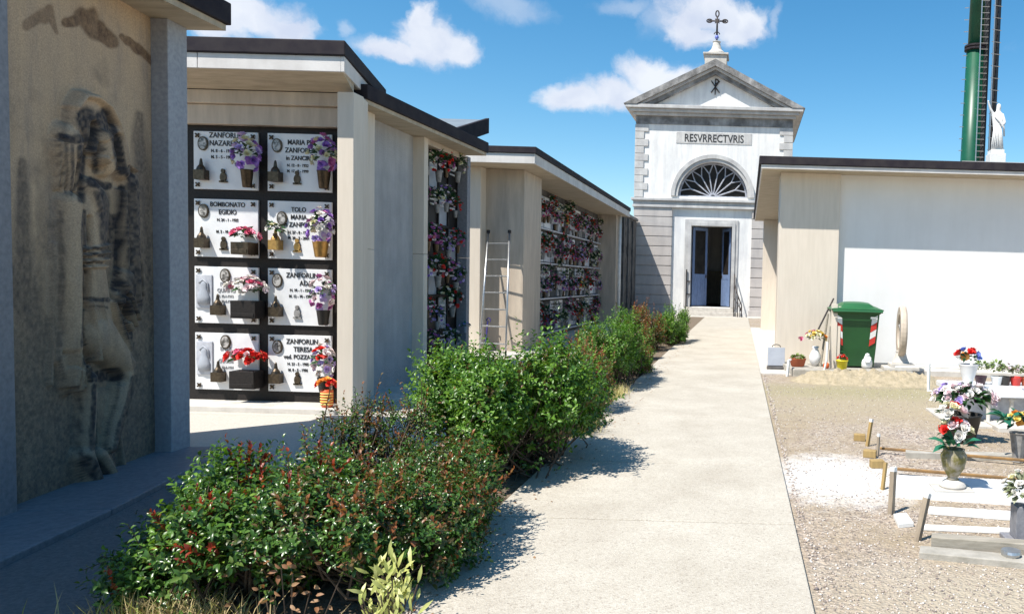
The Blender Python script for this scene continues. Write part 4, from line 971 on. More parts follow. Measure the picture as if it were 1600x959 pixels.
# ------------------------------------------------------------------ statue on the roof: one continuous draped figure
def skin_figure(name, verts, edges, mat, parent, sub=2, loc=(0, 0, 0)):
    me = bpy.data.meshes.new(name); me.from_pydata([v[:3] for v in verts], edges, [])
    o = bpy.data.objects.new(name, me); COL.objects.link(o)
    bm = bmesh.new(); bm.from_mesh(me); ly = bm.verts.layers.skin.verify(); bm.verts.ensure_lookup_table()
    for i, v in enumerate(verts):
        bm.verts[i][ly].radius = (v[3], v[4] if len(v) > 4 else v[3]); bm.verts[i][ly].use_root = (i == 0)
    bm.to_mesh(me); bm.free()
    s = o.modifiers.new('skin', 'SKIN'); s.use_smooth_shade = True
    ss_ = o.modifiers.new('sub', 'SUBSURF'); ss_.levels = sub; ss_.render_levels = sub
    me.materials.append(mat); o.parent = parent; o.location = loc; return o
sp_ = Yp(1556, 243, 16.5)
ST_ = thing('statue', 'white statue of a robed figure with one raised arm on the flat roof', 'statue', (sp_.x, 16.5, SR+.27))
b = MB(); b.box(-.2, .2, -.2, .2, 0, sp_.z-(SR+.27)+.02); b.box(-.17, .17, -.17, .17, sp_.z-(SR+.27)+.022, sp_.z-(SR+.27)+.1); b.build('plinth', MT['statuew'], ST_, world=False, bevel=.01)
h0 = sp_.z-(SR+.27)+.1
vv = [(0, 0, h0+.52, .1, .085), (0, 0, h0+.3, .12, .11), (0, 0, h0+.02, .155, .14), (0.0, 0, h0+.68, .12, .085), (.01, 0, h0+.82, .05, .05), (.02, -.01, h0+.9, .062, .068), (.02, -.01, h0+.99, .045, .05),
      (-.12, 0, h0+.76, .045), (-.2, -.03, h0+.86, .034), (-.26, -.05, h0+.98, .022), (-.28, -.06, h0+1.04, .018), (.13, -.01, h0+.74, .05), (.17, -.05, h0+.58, .045), (.1, -.13, h0+.52, .035)]
skin_figure('figure', vv, [(0, 1), (1, 2), (0, 3), (3, 4), (4, 5), (5, 6), (3, 7), (7, 8), (8, 9), (9, 10), (3, 11), (11, 12), (12, 13)], MT['statuew'], ST_)
b = MB()   # mantle folds
for k in range(9):
    a = -2.6+k*.3; b.tube([(.1*math.cos(a), .09*math.sin(a), h0+.55), (.135*math.cos(a+.1), .12*math.sin(a+.1), h0+.3), (.17*math.cos(a), .155*math.sin(a), h0+.01)], [.008, .016, .02], 5)
b.tube([(-.1, -.08, h0+.72), (.02, -.12, h0+.6), (.14, -.1, h0+.48), (.18, -.04, h0+.3)], [.015, .025, .028, .02], 6)
b.build('mantle', MT['statuew'], ST_, world=False, smooth=True)
ST_.scale = (.82, .82, 1)
# ------------------------------------------------------------------ green mast beyond
pb, pt = Yp(1517, 240, 40), Yp(1535, 0, 40)
mx, rT, rB = Yp(1516, 240, 40).x, .43, .56
ML = thing('light_mast', 'tall green tapering steel mast with a ladder and black cable tray behind the roof', 'mast', (mx, 40, 0))
b = MB(); b.tube([(mx-.1, 40, 0), (mx, 40, 7), (mx+.05, 40, 13.9)], [rB, .5, .45], 20); b.tube([(mx+.05, 40, 13.9), (mx+.1, 40, 26)], [.4, .3], 20); b.build('shaft', MT['polegreen'], ML, smooth=True)
b = MB(); b.lathe([(.42, -.16), (.56, -.12), (.56, -.03), (.46, 0), (.56, .03), (.56, .12), (.4, .16)], (mx+.05, 40, 13.9), 20); b.build('flange', MT['fascia'], ML)
b = MB()
b.tube([(mx+.52, 39.7, 0), (mx+.52, 39.7, 26)], .15, 4); b.tube([(mx+.98, 39.8, 0), (mx+1.08, 39.8, 26)], .17, 4); b.build('cable_tray', MT['cable'], ML)
b = MB()
for dx in (.12, .78): b.tube([(mx+dx, 39.42, 5), (mx+dx, 39.42, 26)], .028, 6)
for k in range(70): z = 5+k*.3; b.tube([(mx+.08, 39.42, z), (mx+.5, 39.42, z)], .018, 5)
for k in range(35): z = 5.1+k*.6; b.tube([(mx+.7, 39.45, z), (mx+1.2, 39.6, z)], .018, 5); b.tube([(mx-.66+.1*(z/26), 39.95, z), (mx-.4, 39.9, z)], .02, 5)
b.build('ladder', MT['steel'], ML)
# ------------------------------------------------------------------ shrubs of the planting strip
G1 = 'shrubs of the planting strip beside the path'
def atp(px, py, z=0.): p = Zp(px, py, z); return (p.x, p.y, 0)
shrub('shrub', 'nearest glossy dark green shrub with red young shoots, left front of the strip', 'shrub', (-2.46, 3.85, 0), .64, .95, .66, 2200, ('glossy', 'bright', .22, 'red'), 11, .046, 11, .07, G1, 8, 50)
shrub('shrub', 'bronze-tinged shrub overhanging the near edge of the path, front right of the strip', 'shrub', (-1.84, 4.2, 0), .56, 1.2, .66, 2500, ('bronze', 'glossy', .72, 'rust'), 12, .04, 11, .1, G1, 10, 60, .03)
shrub('shrub', 'open airy shrub with tall reddish sprigs in front of the pale pilaster', 'shrub', (-2.6, 5.2, 0), .6, .5, .78, 520, ('glossy', 'bronze', .4, 'rust'), 13, .036, 10, .14, G1, 5, 60)
shrub('shrub', 'large bright green rounded shrub in the middle of the strip', 'shrub', (-1.9, 6.4, 0), .88, 1.12, 1.1, 3300, ('bright', 'glossy', .25, 'bronze'), 14, .054, 11, .05, G1, 11, 110, .04)
shrub('shrub', 'reddish bronze shrub between the large green one and the grass tuft', 'shrub', (-1.95, 8.9, 0), .52, .85, 1.05, 1000, ('bronze', 'bright', .45, 'rust'), 15, .042, 10, .4, G1, 6, 25)
shrub('shrub', 'yellow-green grassy shrub at the path edge behind the large green shrub', 'shrub', (-1.72, 8.1, 0), .3, .4, .5, 350, ('bright', 'varieg', .35, 'dry'), 16, .04, 9, .15, G1, 4, 5)
shrub('shrub', 'fresh green shrub beyond the reddish bronze one, halfway up the path', 'shrub', (-2.0, 11.3, 0), .66, 1.2, 1.22, 1600, ('bright', 'glossy', .25, 'bronze'), 17, .05, 10, .05, G1, 7, 20)
shrub('shrub', 'small olive shrub hugging the path beside the halfway green shrub', 'shrub', (-1.85, 12.9, 0), .42, .8, .72, 600, ('bright', 'bronze', .4, 'rust'), 18, .045, 10, .12, G1, 5, 5)
shrub('shrub', 'red-brown topped shrub near the end of the strip', 'shrub', (-2.3, 17.5, 0), .6, 1.0, 1.25, 800, ('bronze', 'bright', .3, 'rust'), 19, .06, 9, .45, G1, 6, 20)
shrub('shrub', 'last bright green shrub of the strip before the chapel', 'shrub', (-1.85, 19.5, 0), .5, 1.3, 1.12, 900, ('bright', 'glossy', .2, 'bright'), 20, .06, 9, .05, G1, 6, 10)
shrub('shrub', 'small green shrub with reddish tips against the far end of the strip', 'shrub', (-2.1, 15.2, 0), .35, .8, .75, 400, ('bright', 'bronze', .3, 'rust'), 21, .05, 9, .2, G1, 5, 5)
# pale variegated plant and dry orange leaves inside the nearest shrub
P = Zp(612, 925, .25)
t = thing('variegated_plant', 'pale yellow-green long-leaved plant at the foot of the nearest bronze shrub', 'plant', (P.x, P.y, 0))
g = np.random.default_rng(5); Vs = []; Fs = []; off = 0
n = 110
st = np.array([[x, y, z] for x, y, z in zip(g.normal(0, .06, n), g.normal(0, .05, n), g.uniform(.12, .36, n))])
d = np.stack([g.normal(0, .5, n), g.normal(-.1, .45, n), g.uniform(.4, 1.1, n)], 1)
V, F = leaf_arrays(st, d, np.stack([g.normal(0, .5, n), -np.ones(n), g.normal(.4, .4, n)], 1), g.uniform(.05, .085, n), g.uniform(.014, .02, n), .15)
np_mesh('foliage', V, F, LM['varieg'], t)
b = MB()
for i in range(0, n, 3): b.tube([(st[i][0]*.2, st[i][1]*.2, 0), tuple(st[i]*.98)], .003, 4)
b.build('stems', MT['bark'], t, world=False)
P = Zp(450, 915, .25)
t = thing('withered_sprig', 'withered orange-brown leaves low in the nearest glossy shrub', 'plant', (P.x, P.y, 0))
n = 34; st = np.stack([g.normal(0, .13, n), g.normal(0, .04, n), g.uniform(.12, .36, n)], 1); d = np.stack([g.normal(0, .6, n), -.4+g.normal(0, .3, n), g.uniform(-.6, .6, n)], 1)
V, F = leaf_arrays(st, d, np.stack([g.normal(0, .6, n), -np.ones(n), g.normal(.4, .4, n)], 1), g.uniform(.028, .045, n), g.uniform(.014, .02, n), .2)
np_mesh('foliage', V, F, LM['dry'], t)
b = MB()
for i in range(0, n, 4): b.tube([(st[i][0]*.5, 0, 0), tuple(st[i])], .0025, 4)
b.build('stems', MT['bark'], t, world=False)
def grass(name, label, loc, rx, ry, h, n, seed, mat=None, mixg=.3):
    g = np.random.default_rng(seed); t = thing(name, label, 'grass tuft', loc, 0)
    for mt, k in ((MT['straw'], n), (LM['varieg'], int(n*mixg))):
        p = np.stack([g.normal(0, rx*.5, k), g.normal(0, ry*.5, k), np.zeros(k)], 1)
        a = g.uniform(0, 6.28, k); ln = g.uniform(.1, .7, k); hh = h*g.uniform(.5, 1.1, k)
        d = np.stack([np.cos(a)*ln, np.sin(a)*ln, np.ones(k)], 1); wv = np.stack([-np.sin(a), np.cos(a), np.zeros(k)], 1)*.003
        m1 = p+d*hh[:, None]*.5; tp = p+d*hh[:, None]*np.array([1.5, 1.5, .9])
        V = np.stack([p-wv, p+wv, m1+wv*.8, m1-wv*.8, tp], 1).reshape(-1, 3)
        F = np.array([(0, 1, 2), (0, 2, 3), (3, 2, 4)]); F = (F[None]+5*np.arange(k)[:, None, None]).reshape(-1, 3)
        np_mesh('blades', V, F, mt, t)
grass('grass_tuft', 'dry straw-coloured grass tuft in front of the nearest shrub at the bottom of the picture', (-2.5, 3.3, 0), .4, .1, .2, 420, 31)
grass('grass_tuft', 'dry pale grass tuft at the foot of the yellow-green grassy shrub by the path', (-1.68, 7.75, 0), .16, .2, .3, 350, 32, mixg=.8)
grass('grass_tuft', 'small dry grass tuft beside the halfway green shrub at the path edge', (-1.7, 10.3, 0), .12, .5, .2, 250, 33, mixg=.6)

# ------------------------------------------------------------------ ladder leaning in the portico recess
T1, T2 = Yp(763, 362, 15.69), Yp(796, 362, 15.69); B1, B2 = Zp(749, 553, .06), Zp(790, 556, .06)
T1, T2 = Vector(T1), Vector(T2)
t = thing('ladder', 'light metal ladder leaning against the marble wall of the portico', 'ladder', (B1.x, B1.y, .06), 0)
b = MB(); b.tube([B1, T1], .02, 8); b.tube([B2, T2], .02, 8); b.build('side_rail', MT['steel'], t, smooth=True)
b = MB()
for k in range(7): f = .09+k*.135; b.tube([B1.lerp(T1, f), B2.lerp(T2, f)], .014, 6)
b.build('rungs', MT['steel'], t)
b = MB()
for T in (T1, T2): b.lathe([(.001, -.04), (.035, -.03), (.035, .03), (.001, .04)], tuple(T), 10)
b.build('end_caps', MT['rubber'], t)
P = Yp(757, 548, 15.5)
t = thing('broom', 'blue-handled broom standing against the marble wall behind the ladder', 'broom', (P.x, 15.55, .06), 0)
b = MB(); b.tube([(0, 0, .1), (.01, .1, .62)], .017, 8); b.tube([(-.02+.0, .1, .62), (.0, .1, .67), (.03, .1, .68), (.06, .1, .66), (.06, .1, .6)], .012, 6); b.build('handle', MT['bluegrey'], t, world=False)
b = MB(); b.box(-.09, .09, -.03, .03, 0, .12); b.build('brush_head', MT['wood'], t, world=False, bevel=.01)

# ------------------------------------------------------------------ vases on the niches (prototypes then copies)
def niche_proto(cols, seed, lab):
    t = thing('niche_bouquet', lab, 'bouquet', (0, 0, -50), 0)
    b = MB(); b.lathe([(.03, 0), (.035, .01), (.055, .16), (.06, .18), (.05, .18)], k=10); b.build('vase', MT['bronze' if seed % 2 else 'vasegrey'], t, world=False, smooth=True)
    bouquet(t, (0, 0, .33), .15, .15, .2, cols, 19, .046, 100+seed, 'green', 60, .1, petaln=8)
    return t
protos = [niche_proto(c, i, '') for i, c in enumerate([['red', 'red', 'rose'], ['pink', 'mauve', 'rose'], ['cream', 'white', 'rose'], ['orange', 'yellow', 'red'], ['purple', 'lilac', 'rose'], ['mauve', 'red', 'pink']])]
names = ['red', 'pink', 'cream and white', 'orange and yellow', 'violet', 'magenta']
trees = {p: tree_of(p) for p in protos}
def put(pr, loc, rz, label, group, s=1.):
    c = copy_tree(protos[pr], None, trees[protos[pr]]); c.location = loc; c.rotation_euler = (0, 0, rz); c.scale = (s,)*3
    c['label'] = label; c['group'] = group; return c
rowsn = ['lowest', 'second', 'third', 'top']
rr_ = random.Random(4)
for j in range(4):
    for i in range(NC):
        k = rr_.choice([0, 1, 2, 3, 0, 5, 1, 4])
        hgt = sh[j]+.001+(rr_.uniform(.0, .3) if rr_.random() < .5 else 0)
        put(k, (-5.06+rr_.uniform(0, .02), 17.3+i*.704+rr_.uniform(0, .35), hgt), rr_.uniform(0, 6), f'{names[k]} bouquet in the {rowsn[j]} niche row of the portico block', f'{names[k]} bouquets in the {rowsn[j]} row of the portico niches', rr_.uniform(.75, 1.1))
        for _q in range(2):
            k = rr_.choice([0, 1, 2, 5, 2]); put(k, (-5.07, 17.65+i*.704+rr_.uniform(-.25, .2), hgt+_q*rr_.uniform(.1, .38)), rr_.uniform(0, 6), f'{names[k]} bouquet in the {rowsn[j]} niche row of the portico block', f'{names[k]} bouquets in the {rowsn[j]} row of the portico niches', rr_.uniform(.7, 1.05))
for i in range(4):
    for j in range(6):
        k = rr_.choice([0, 1, 2, 4, 5])
        put(k, (-4.78+rr_.uniform(-.02, .08), 11.35+i*.386, .195+j*.545+rr_.uniform(0, .22)), rr_.uniform(0, 6), f'{names[k]} bouquet in the narrow niche bay of the stucco block', f'{names[k]} bouquets in the narrow niche bay', rr_.uniform(.65, 1.0))
for j, (k, z) in enumerate(((0, 2.95), (0, 1.9), (2, 1.2), (1, .4))):
    put(k, (.98, 18.5+j*.4, z), 1, f'{names[k]} bouquet on the path side of the white block, {["topmost", "second down", "third down", "lowest"][j]}', 'bouquets at the side of the white block', 1.1)
P = Xp(727, 512, -4.62)
t = thing('flower_holder', 'small teal ribbon bouquet fixed to the far pilaster of the stucco block', 'bouquet', tuple(P), 0)
b = MB(); b.lathe([(.02, -.08), (.03, 0), (.03, .02)], k=10); b.build('cup', MT['greymetal'], t, world=False)
bouquet(t, (0, 0, .03), .09, .06, .05, ['blue', 'lilac'], 5, .03, 77, 'teal', 16, .06)
for p in protos:
    for c in list(kids(p)): bpy.data.objects.remove(c)
    bpy.data.objects.remove(p)

# ------------------------------------------------------------------ things by the white block
LZ = .13
b = MB(); b.prism([(.85, 13.3), (2.95, 13.25), (3.02, 14.85), (.62, 14.86)], -.03, LZ)
lg = b.build('stone_ledge', MT['concrete'], None, bevel=.015); setp(lg, 'low grey stone ledge carrying the green bin and the flower pots', 'ledge')
b = MB(); b.prism([(3.03, 13.9), (9, 13.9), (9, 14.95), (3.03, 14.95)], -.03, .1)
lg = b.build('kerb_slab', MT['conc_l'], None, bevel=.01); setp(lg, 'pale kerb slab along the foot of the white wall right of the ledge', 'kerb')
# rubble heap
def heap(name, label, cx_, cy_, rx, ry, h, mat, seed, n=90, m_=24):
    g = np.random.default_rng(seed); xs = np.linspace(-1.1, 1.1, n); ys = np.linspace(-1.1, 1.1, m_); Xg, Yg = np.meshgrid(xs, ys)
    base = np.clip(1-(Xg**4+Yg**2), 0, 1)
    nz = g.random((m_, n)); nz = (nz+np.roll(nz, 1, 0)+np.roll(nz, 1, 1)+np.roll(nz, -1, 1))/4
    Zg = h*base*(.55+.9*nz)-.015
    V = np.stack([Xg*rx, Yg*ry, Zg], -1).reshape(-1, 3); ii, jj = np.meshgrid(np.arange(m_-1), np.arange(n-1), indexing='ij'); q = (ii*n+jj).ravel()
    o = np_mesh(name, V, np.stack([q, q+1, q+n+1, q+n], 1), mat); o.location = (cx_, cy_, 0); return o
MT['rubble'] = M('sandy_rubble', (.46, .38, .26), (.3, .25, .16), 14, .95, bs=40, bst=.9, bd=.03)
o = heap('rubble_heap', '', 2.1, 12.75, 1.35, .5, .2, MT['rubble'], 5); setp(o, 'low heap of sandy rubble and dry grass in front of the stone ledge', 'rubble', kind='stuff')
# green wheelie bin
bx, by = 1.98, 14.0
t = thing('wheelie_bin', 'large green wheelie bin with red and white striped reflectors on the ledge', 'bin', (bx, by, LZ))
b = MB()
def ring(w, d, z, yo=0): return [(-w/2, -d/2+yo, z), (w/2, -d/2+yo, z), (w/2, d/2+yo, z), (-w/2, d/2+yo, z)]
rs = [ring(.69, .54, .03, .03), ring(.73, .6, .35, .01), ring(.8, .72, .98), ring(.85, .76, .985), ring(.85, .76, 1.03)]
vs = [v for r_ in rs for v in r_]; fs = [(3, 2, 1, 0), (16, 17, 18, 19)]+[(4*i+j, 4*i+(j+1) % 4, 4*i+4+(j+1) % 4, 4*i+4+j) for i in range(4) for j in range(4)]
b.add(vs, fs); b.build('body', MT['bin'], t, world=False, bevel=.03)
b = MB()   # domed lid
n_ = 12; vs = []; 
for i in range(n_+1):
    u = -1+2*i/n_
    for j in range(n_+1):
        v = -1+2*j/n_; vs.append((u*.46, v*.42, 1.06+.1*max(0, 1-abs(u)**2.6)*max(0, 1-abs(v)**3)+(.03 if abs(u) < .55 and abs(v) < .8 else 0)))
fs = [(i*(n_+1)+j, (i+1)*(n_+1)+j, (i+1)*(n_+1)+j+1, i*(n_+1)+j+1) for i in range(n_) for j in range(n_)]
b.add(vs, fs); b.box(-.46, .46, -.42, .42, 1.032, 1.059); b.build('lid', MT['binlid'], t, world=False, smooth=False, bevel=.006)
b = MB(); b.tube([(.44, .42, 1.03), (.56, .46, 1.0), (.56, .46, .97), (.44, .42, .97)], .016, 6); b.tube([(-.44, -.44, 1.02), (.44, -.44, 1.02)], .02, 8); b.build('handle_bar', MT['binlid'], t, world=False)
for s_ in (-1, 1):
    b = MB(); b.xform(Matrix()); 
    w_ = MB(); w_.lathe([(.001, -.03), (.13, -.03), (.15, -.015), (.15, .015), (.13, .03), (.001, .03)], k=20); w_.xform(Matrix.Translation((s_*.36, .3, .15)) @ Matrix.Rotation(R(90), 4, 'Y')); w_.build('wheel', MT['rubber'], t, world=False)
b = MB(); b.tube([(-.28+.17*math.cos(a), -.315-.0*a, .03+.27*math.sin(a)) for a in [math.pi*i/14 for i in range(1, 15)]][3:], .014, 6); b.build('wheel_arch', MT['bin'], t, world=False)
for s_ in (-1, 1):
    for k in range(4):
        b = MB(); z0 = .42+k*.125
        def ey(z): return -(.3+(z-.35)*(.06/.63))-.008
        def ex(z): return (.36+(z-.35)*(.04/.63))
        q = []
        for (xx, zz_) in ((-.1, -.02), (0, .045), (0, .165), (-.1, .1)):
            z = z0+zz_; q.append((s_*(ex(z)-.03+xx), ey(z), z))
        q = q if s_ > 0 else q[::-1]
        b.add(q+[(a_, c_+.006, d_) for a_, c_, d_ in q], [(0, 1, 2, 3), (7, 6, 5, 4), (0, 4, 5, 1), (1, 5, 6, 2), (2, 6, 7, 3), (3, 7, 4, 0)])
        b.build('reflector_stripe', MT['redplastic'] if k % 2 == 0 else MT['paintwhite'], t, world=False)
b = MB(); b.box(.24, .33, -.372, -.362, .89, .925); b.build('sticker', MT['paintwhite'], t, world=False)
# plank, pole, pots on and beside the ledge
def simple(name, label, cat, loc, parts, group=None, rz=0):
    t = thing(name, label, cat, loc, rz, group)
    for nm, mb, mt, kw in parts: mb.build(nm, mt, t, world=False, **kw)
    return t
P = Zp(1303, 575, LZ)
b = MB(); b.box(-.055, .055, -.04, .0, 0, 1.14); b.box(.056, .12, -.02, .02, 0, 1.1)
simple('upright_plank', 'tall pinkish plank standing upright left of the green bin', 'plank', (P.x-.02, P.y+.05, LZ), [('board', b, MT['marble_l'], dict(bevel=.004))])
P = Zp(1285, 572, LZ)
b = MB(); b.tube([(-.13, .0, .55), (.25, .6, 1.22)], .016, 6)
b2 = MB(); b2.tube([(-.02, -.03, .0), (.1, .1, .95)], .02, 6)
simple('garden_tools', 'dark broom handles leaning on the beige pilaster beside the bin', 'tool', (P.x-.02, P.y, LZ), [('handle', b, MT['iron'], {}), ('handle', b2, MT['woodgrey'], {})])
P = Zp(1212, 577)
b = MB(); b.box(-.16, .16, -.02, .02, .08, .42, Matrix.Rotation(R(-12), 3, 'X')); b2 = MB(); b2.box(-.17, .17, -.1, .12, 0, .07)
b3 = MB(); b3.tube([(-.08+.08*(1-math.cos(a)), .1, .42+.05*math.sin(a)) for a in [math.pi*i/8 for i in range(9)]], .008, 5)
simple('grey_panel', 'small grey metal box leaning on a dark block at the corner of the pilaster', 'box', (P.x, P.y-.1, 0), [('panel', b, MT['greymetal'], dict(bevel=.004)), ('base', b2, MT['darkwall'], dict(bevel=.01)), ('carrying_loop', b3, MT['iron'], {})])
P = Zp(1247, 574, LZ)
b = MB(); b.lathe([(.09, 0), (.12, .02), (.15, .14), (.16, .15), (.14, .15), (.13, .12)], k=20, sy=.7)
t = simple('planter', 'terracotta oval planter with green succulents at the left end of the ledge', 'flower pot', (P.x, P.y+.15, LZ), [('pot', b, MT['terracotta'], dict(smooth=True))])
bouquet(t, (0, 0, .16), .14, .09, .07, ['cream'], 1, .02, 41, 'succ', 110, .06)
P = Zp(1272, 572, LZ)
b = MB(); b.lathe([(.04, 0), (.07, .03), (.11, .1), (.11, .18), (.07, .26), (.05, .31), (.07, .36), (.055, .36)], k=20)
t = simple('white_vase', 'round white vase with yellow, orange and pink flowers left of the plank', 'vase', (P.x+.02, P.y+.08, LZ), [('vase', b, MT['porcelain'], dict(smooth=True))])
bouquet(t, (0, 0, .5), .2, .12, .14, ['yellow', 'orange', 'cream', 'yellow', 'pink'], 17, .06, 42, 'green', 30, .08)
bouquet(t, (-.27, 0, .47), .04, .04, .03, ['pink'], 3, .045, 43, 'green', 4, .05)
P = Zp(1285, 575, LZ)
b = MB(); b.lathe([(.03, 0), (.06, .03), (.05, .09), (.02, .11)], k=12); b2 = MB(); b2.tube([(0, 0, .1), (.06, .12, .75)], .014, 6)
simple('orange_trowel', 'small orange-headed tool standing by the plank', 'tool', (P.x+.06, P.y-.05, LZ), [('head', b, MT['orangeplastic'], dict(smooth=True)), ('shaft', b2, MT['woodgrey'], {})])
P = Zp(1315, 578, LZ)
b = MB(); b.lathe([(.075, 0), (.08, .01), (.1, .16), (.11, .165), (.11, .18), (.095, .18), (.09, .14)], k=24)
b2 = MB(); b2.tube([(.105*math.cos(a), 0, .17+.1*math.sin(a)) for a in [math.pi*i/10 for i in range(11)]], .005, 5)
t = simple('bucket', 'small yellow bucket with dark red flowers in front of the bin', 'bucket', (P.x, P.y-.02, LZ), [('pail', b, MT['yellow'], dict(smooth=True)), ('handle', b2, MT['steel'], {})])
bouquet(t, (0, 0, .2), .08, .07, .06, ['red'], 6, .04, 44, 'bronze', 16, .05)
P = Zp(1354, 575, LZ)
b = MB(); b.lathe([(.07, 0), (.1, .03), (.105, .1), (.09, .16), (.06, .18), (.07, .22), (.055, .28), (.03, .36), (.004, .42)], k=18)
b2 = MB(); b2.tube([(-.05, -.07, .2), (-.03, -.11, .12), (.03, -.11, .12), (.05, -.07, .2)], .02, 6); b2.lathe([(.001, -.04), (.04, -.02), (.045, .02), (.001, .05)], (0, -.03, .24), 12)
simple('garden_statuette', 'small white cone-hatted statuette in front of the green bin', 'statuette', (P.x, P.y, LZ), [('body', b, MT['porcelain'], dict(smooth=True)), ('arms', b2, MT['porcelain'], dict(smooth=True))])
# stone wheel on its moulded foot
P = Zp(1412, 579, LZ)
b = MB(); b.box(-.32, .3, -.2, .2, 0, .06); b.box(-.2, .22, -.16, .16, .062, .12); b.lathe([(.16, .122), (.12, .2), (.09, .3), (.1, .34)], k=16, sy=.8)
b2 = MB()
w_ = MB(); w_.lathe([(.3, -.05), (.43, -.06), (.45, -.03), (.45, .03), (.43, .06), (.3, .05), (.29, .0)], k=36); w_.f = [f for f in w_.f if len(f) == 4]; n_ = 36
w_.f += [(6*n_+j, 6*n_+(j+1) % n_, (j+1) % n_, j) for j in range(n_)]
w_.xform(Matrix.Translation((.0, 0, .69)) @ Matrix.Rotation(R(-4), 4, 'Z') @ Matrix.Rotation(R(90), 4, 'Y') @ Matrix.Diagonal((1, .8, 1, 1)))
b3 = MB(); b3.tube([(0, 0, .3), (0, 0, .95)], .035, 6); b3.tube([(0, -.2, .62), (0, .2, .78)], .03, 6)
simple('ring_monument', 'grey stone ring seen edge-on upon a moulded white foot, right of the bin', 'monument', (P.x-.03, P.y+.15, LZ), [('foot', b, MT['conc_l'], dict(bevel=.01)), ('ring', w_, MT['marble'], {}), ('cross_bar', b3, MT['vasegrey'], {})])
P = Zp(1230, 588)
b = MB(); b.tube([(0, 0, 0), (.02, 0, .28), (.06, .2, .28)], .025, 4); b.tube([(.62, 0, .02), (.68, .05, .3), (.7, .2, .6)], .018, 4)
simple('white_bracket', 'bent white metal bracket standing before the left end of the ledge', 'bracket', (P.x, P.y, 0), [('bar', b, MT['paintwhite'], {})])
P = Zp(1450, 612)
b = MB(); b.tube([(.02, .1, .42), (.02, .06, .0), (.3, 0, .02), (.85, .02, .05)], .028, 4); b.tube([(-.5, .1, .36), (.02, .1, .38), (.8, .1, .36)], .012, 4)
simple('white_rail', 'thin white angled rail sticking up beside the rubble heap', 'rail', (P.x, P.y, 0), [('bar', b, MT['paintwhite'], {})])

# ------------------------------------------------------------------ far grave with flat slab on posts and pots
t = thing('slab_tomb', 'white marble slab tomb on short posts carrying a row of potted plants', 'grave', (3.2, 9.4, 0))
b = MB(); b.box(2.5, 4.8, 8.95, 9.95, .34, .41); b.build('top_slab', MT['plaque'], t, bevel=.008)
for i in range(6):
    b = MB(); x = 2.9+i*.27; b.lathe([(.035, 0), (.035, .03), (.022, .05), (.03, .2), (.022, .29), (.038, .3), (.038, .335)], (x, 9.02, .0), 10); b.build('post', MT['conc_l'], t, smooth=True)
b = MB(); b.box(2.6, 4.7, 9.2, 9.85, 0, .338); b.build('inner_block', MT['plaque_g'], t)
b = MB(); b.box(2.4, 4.9, 8.8, 10.05, -.02, .03); b.build('base_slab', MT['conc_l'], t, bevel=.01)
b = MB()
for i in range(5): b.box(3.35+i*.22, 3.47+i*.22, 9.1, 9.2, .411, .43)
b.build('raised_lettering', MT['greymetal'], t)
GP = 'potted plants on the white slab tomb'
for k, (px, mt, lf, lab, hh) in enumerate(((1532, 'purplepot', 'succ', 'leafy green plant in a dark purple pot, leftmost on the slab tomb', .17), (1557, 'porcelain', 'succ', 'green plant in a pale pot, second on the slab tomb', .18), (1570, 'blackpot', 'pale', 'grey-leaved plant in a black pot on the slab tomb', .12), (1587, 'redplastic', 'pale', 'small pinkish plant in a red pot on the slab tomb', .1), (1604, 'terracotta', 'succ', 'small plant in a brown pot at the right edge of the picture', .1))):
    P = Yp(px, 597, 9.6)
    b = MB(); b.lathe([(.05, 0), (.055, .01), (.075, .1), (.08, .11), (.07, .11), (.065, .09)], k=16)
    q = simple('potted_plant', lab, 'potted plant', (P.x, 9.6, .411), [('pot', b, MT[mt], dict(smooth=True))], GP)
    bouquet(q, (0, 0, .12+hh*.5), .1, .1, hh*.75, ['rose'] if lf == 'pale' else ['cream'], 4 if lf == 'pale' else 1, .03, 60+k, lf, 90, .055)
P = Yp(1512, 606, 9.2)
b = MB(); b.lathe([(.06, 0), (.075, .01), (.05, .04), (.065, .12), (.1, .24), (.115, .3), (.12, .31), (.1, .31), (.09, .26)], k=22)
q = simple('white_vase', 'tall white vase with blue, red and orange roses on the slab tomb', 'vase', (P.x, 9.2, .411-.02), [('vase', b, MT['porcelain'], dict(smooth=True))])
bouquet(q, (.0, 0, .38), .15, .08, .1, ['blue', 'red', 'orange'], 7, .075, 70, 'green', 30, .07)
# lily pot between
P = Zp(1500, 690)
b = MB(); b.lathe([(.12, 0), (.13, .01), (.19, .28), (.2, .3), (.18, .3), (.17, .24)], k=20)
q = simple('flower_pot', 'black pot overflowing with white and pink lilies behind the lichen-stained urn', 'flower pot', (P.x+.02, P.y, 0), [('pot', b, MT['blackpot'], dict(smooth=True))])
bouquet(q, (0, 0, .44), .4, .24, .15, ['white', 'rose', 'rose', 'lilac', 'white'], 42, .07, 71, 'green', 190, .1, petaln=7)
bouquet(q, (.05, 0, .43), .2, .15, .17, ['mauve'], 3, .05, 72, 'green', 4, .1)
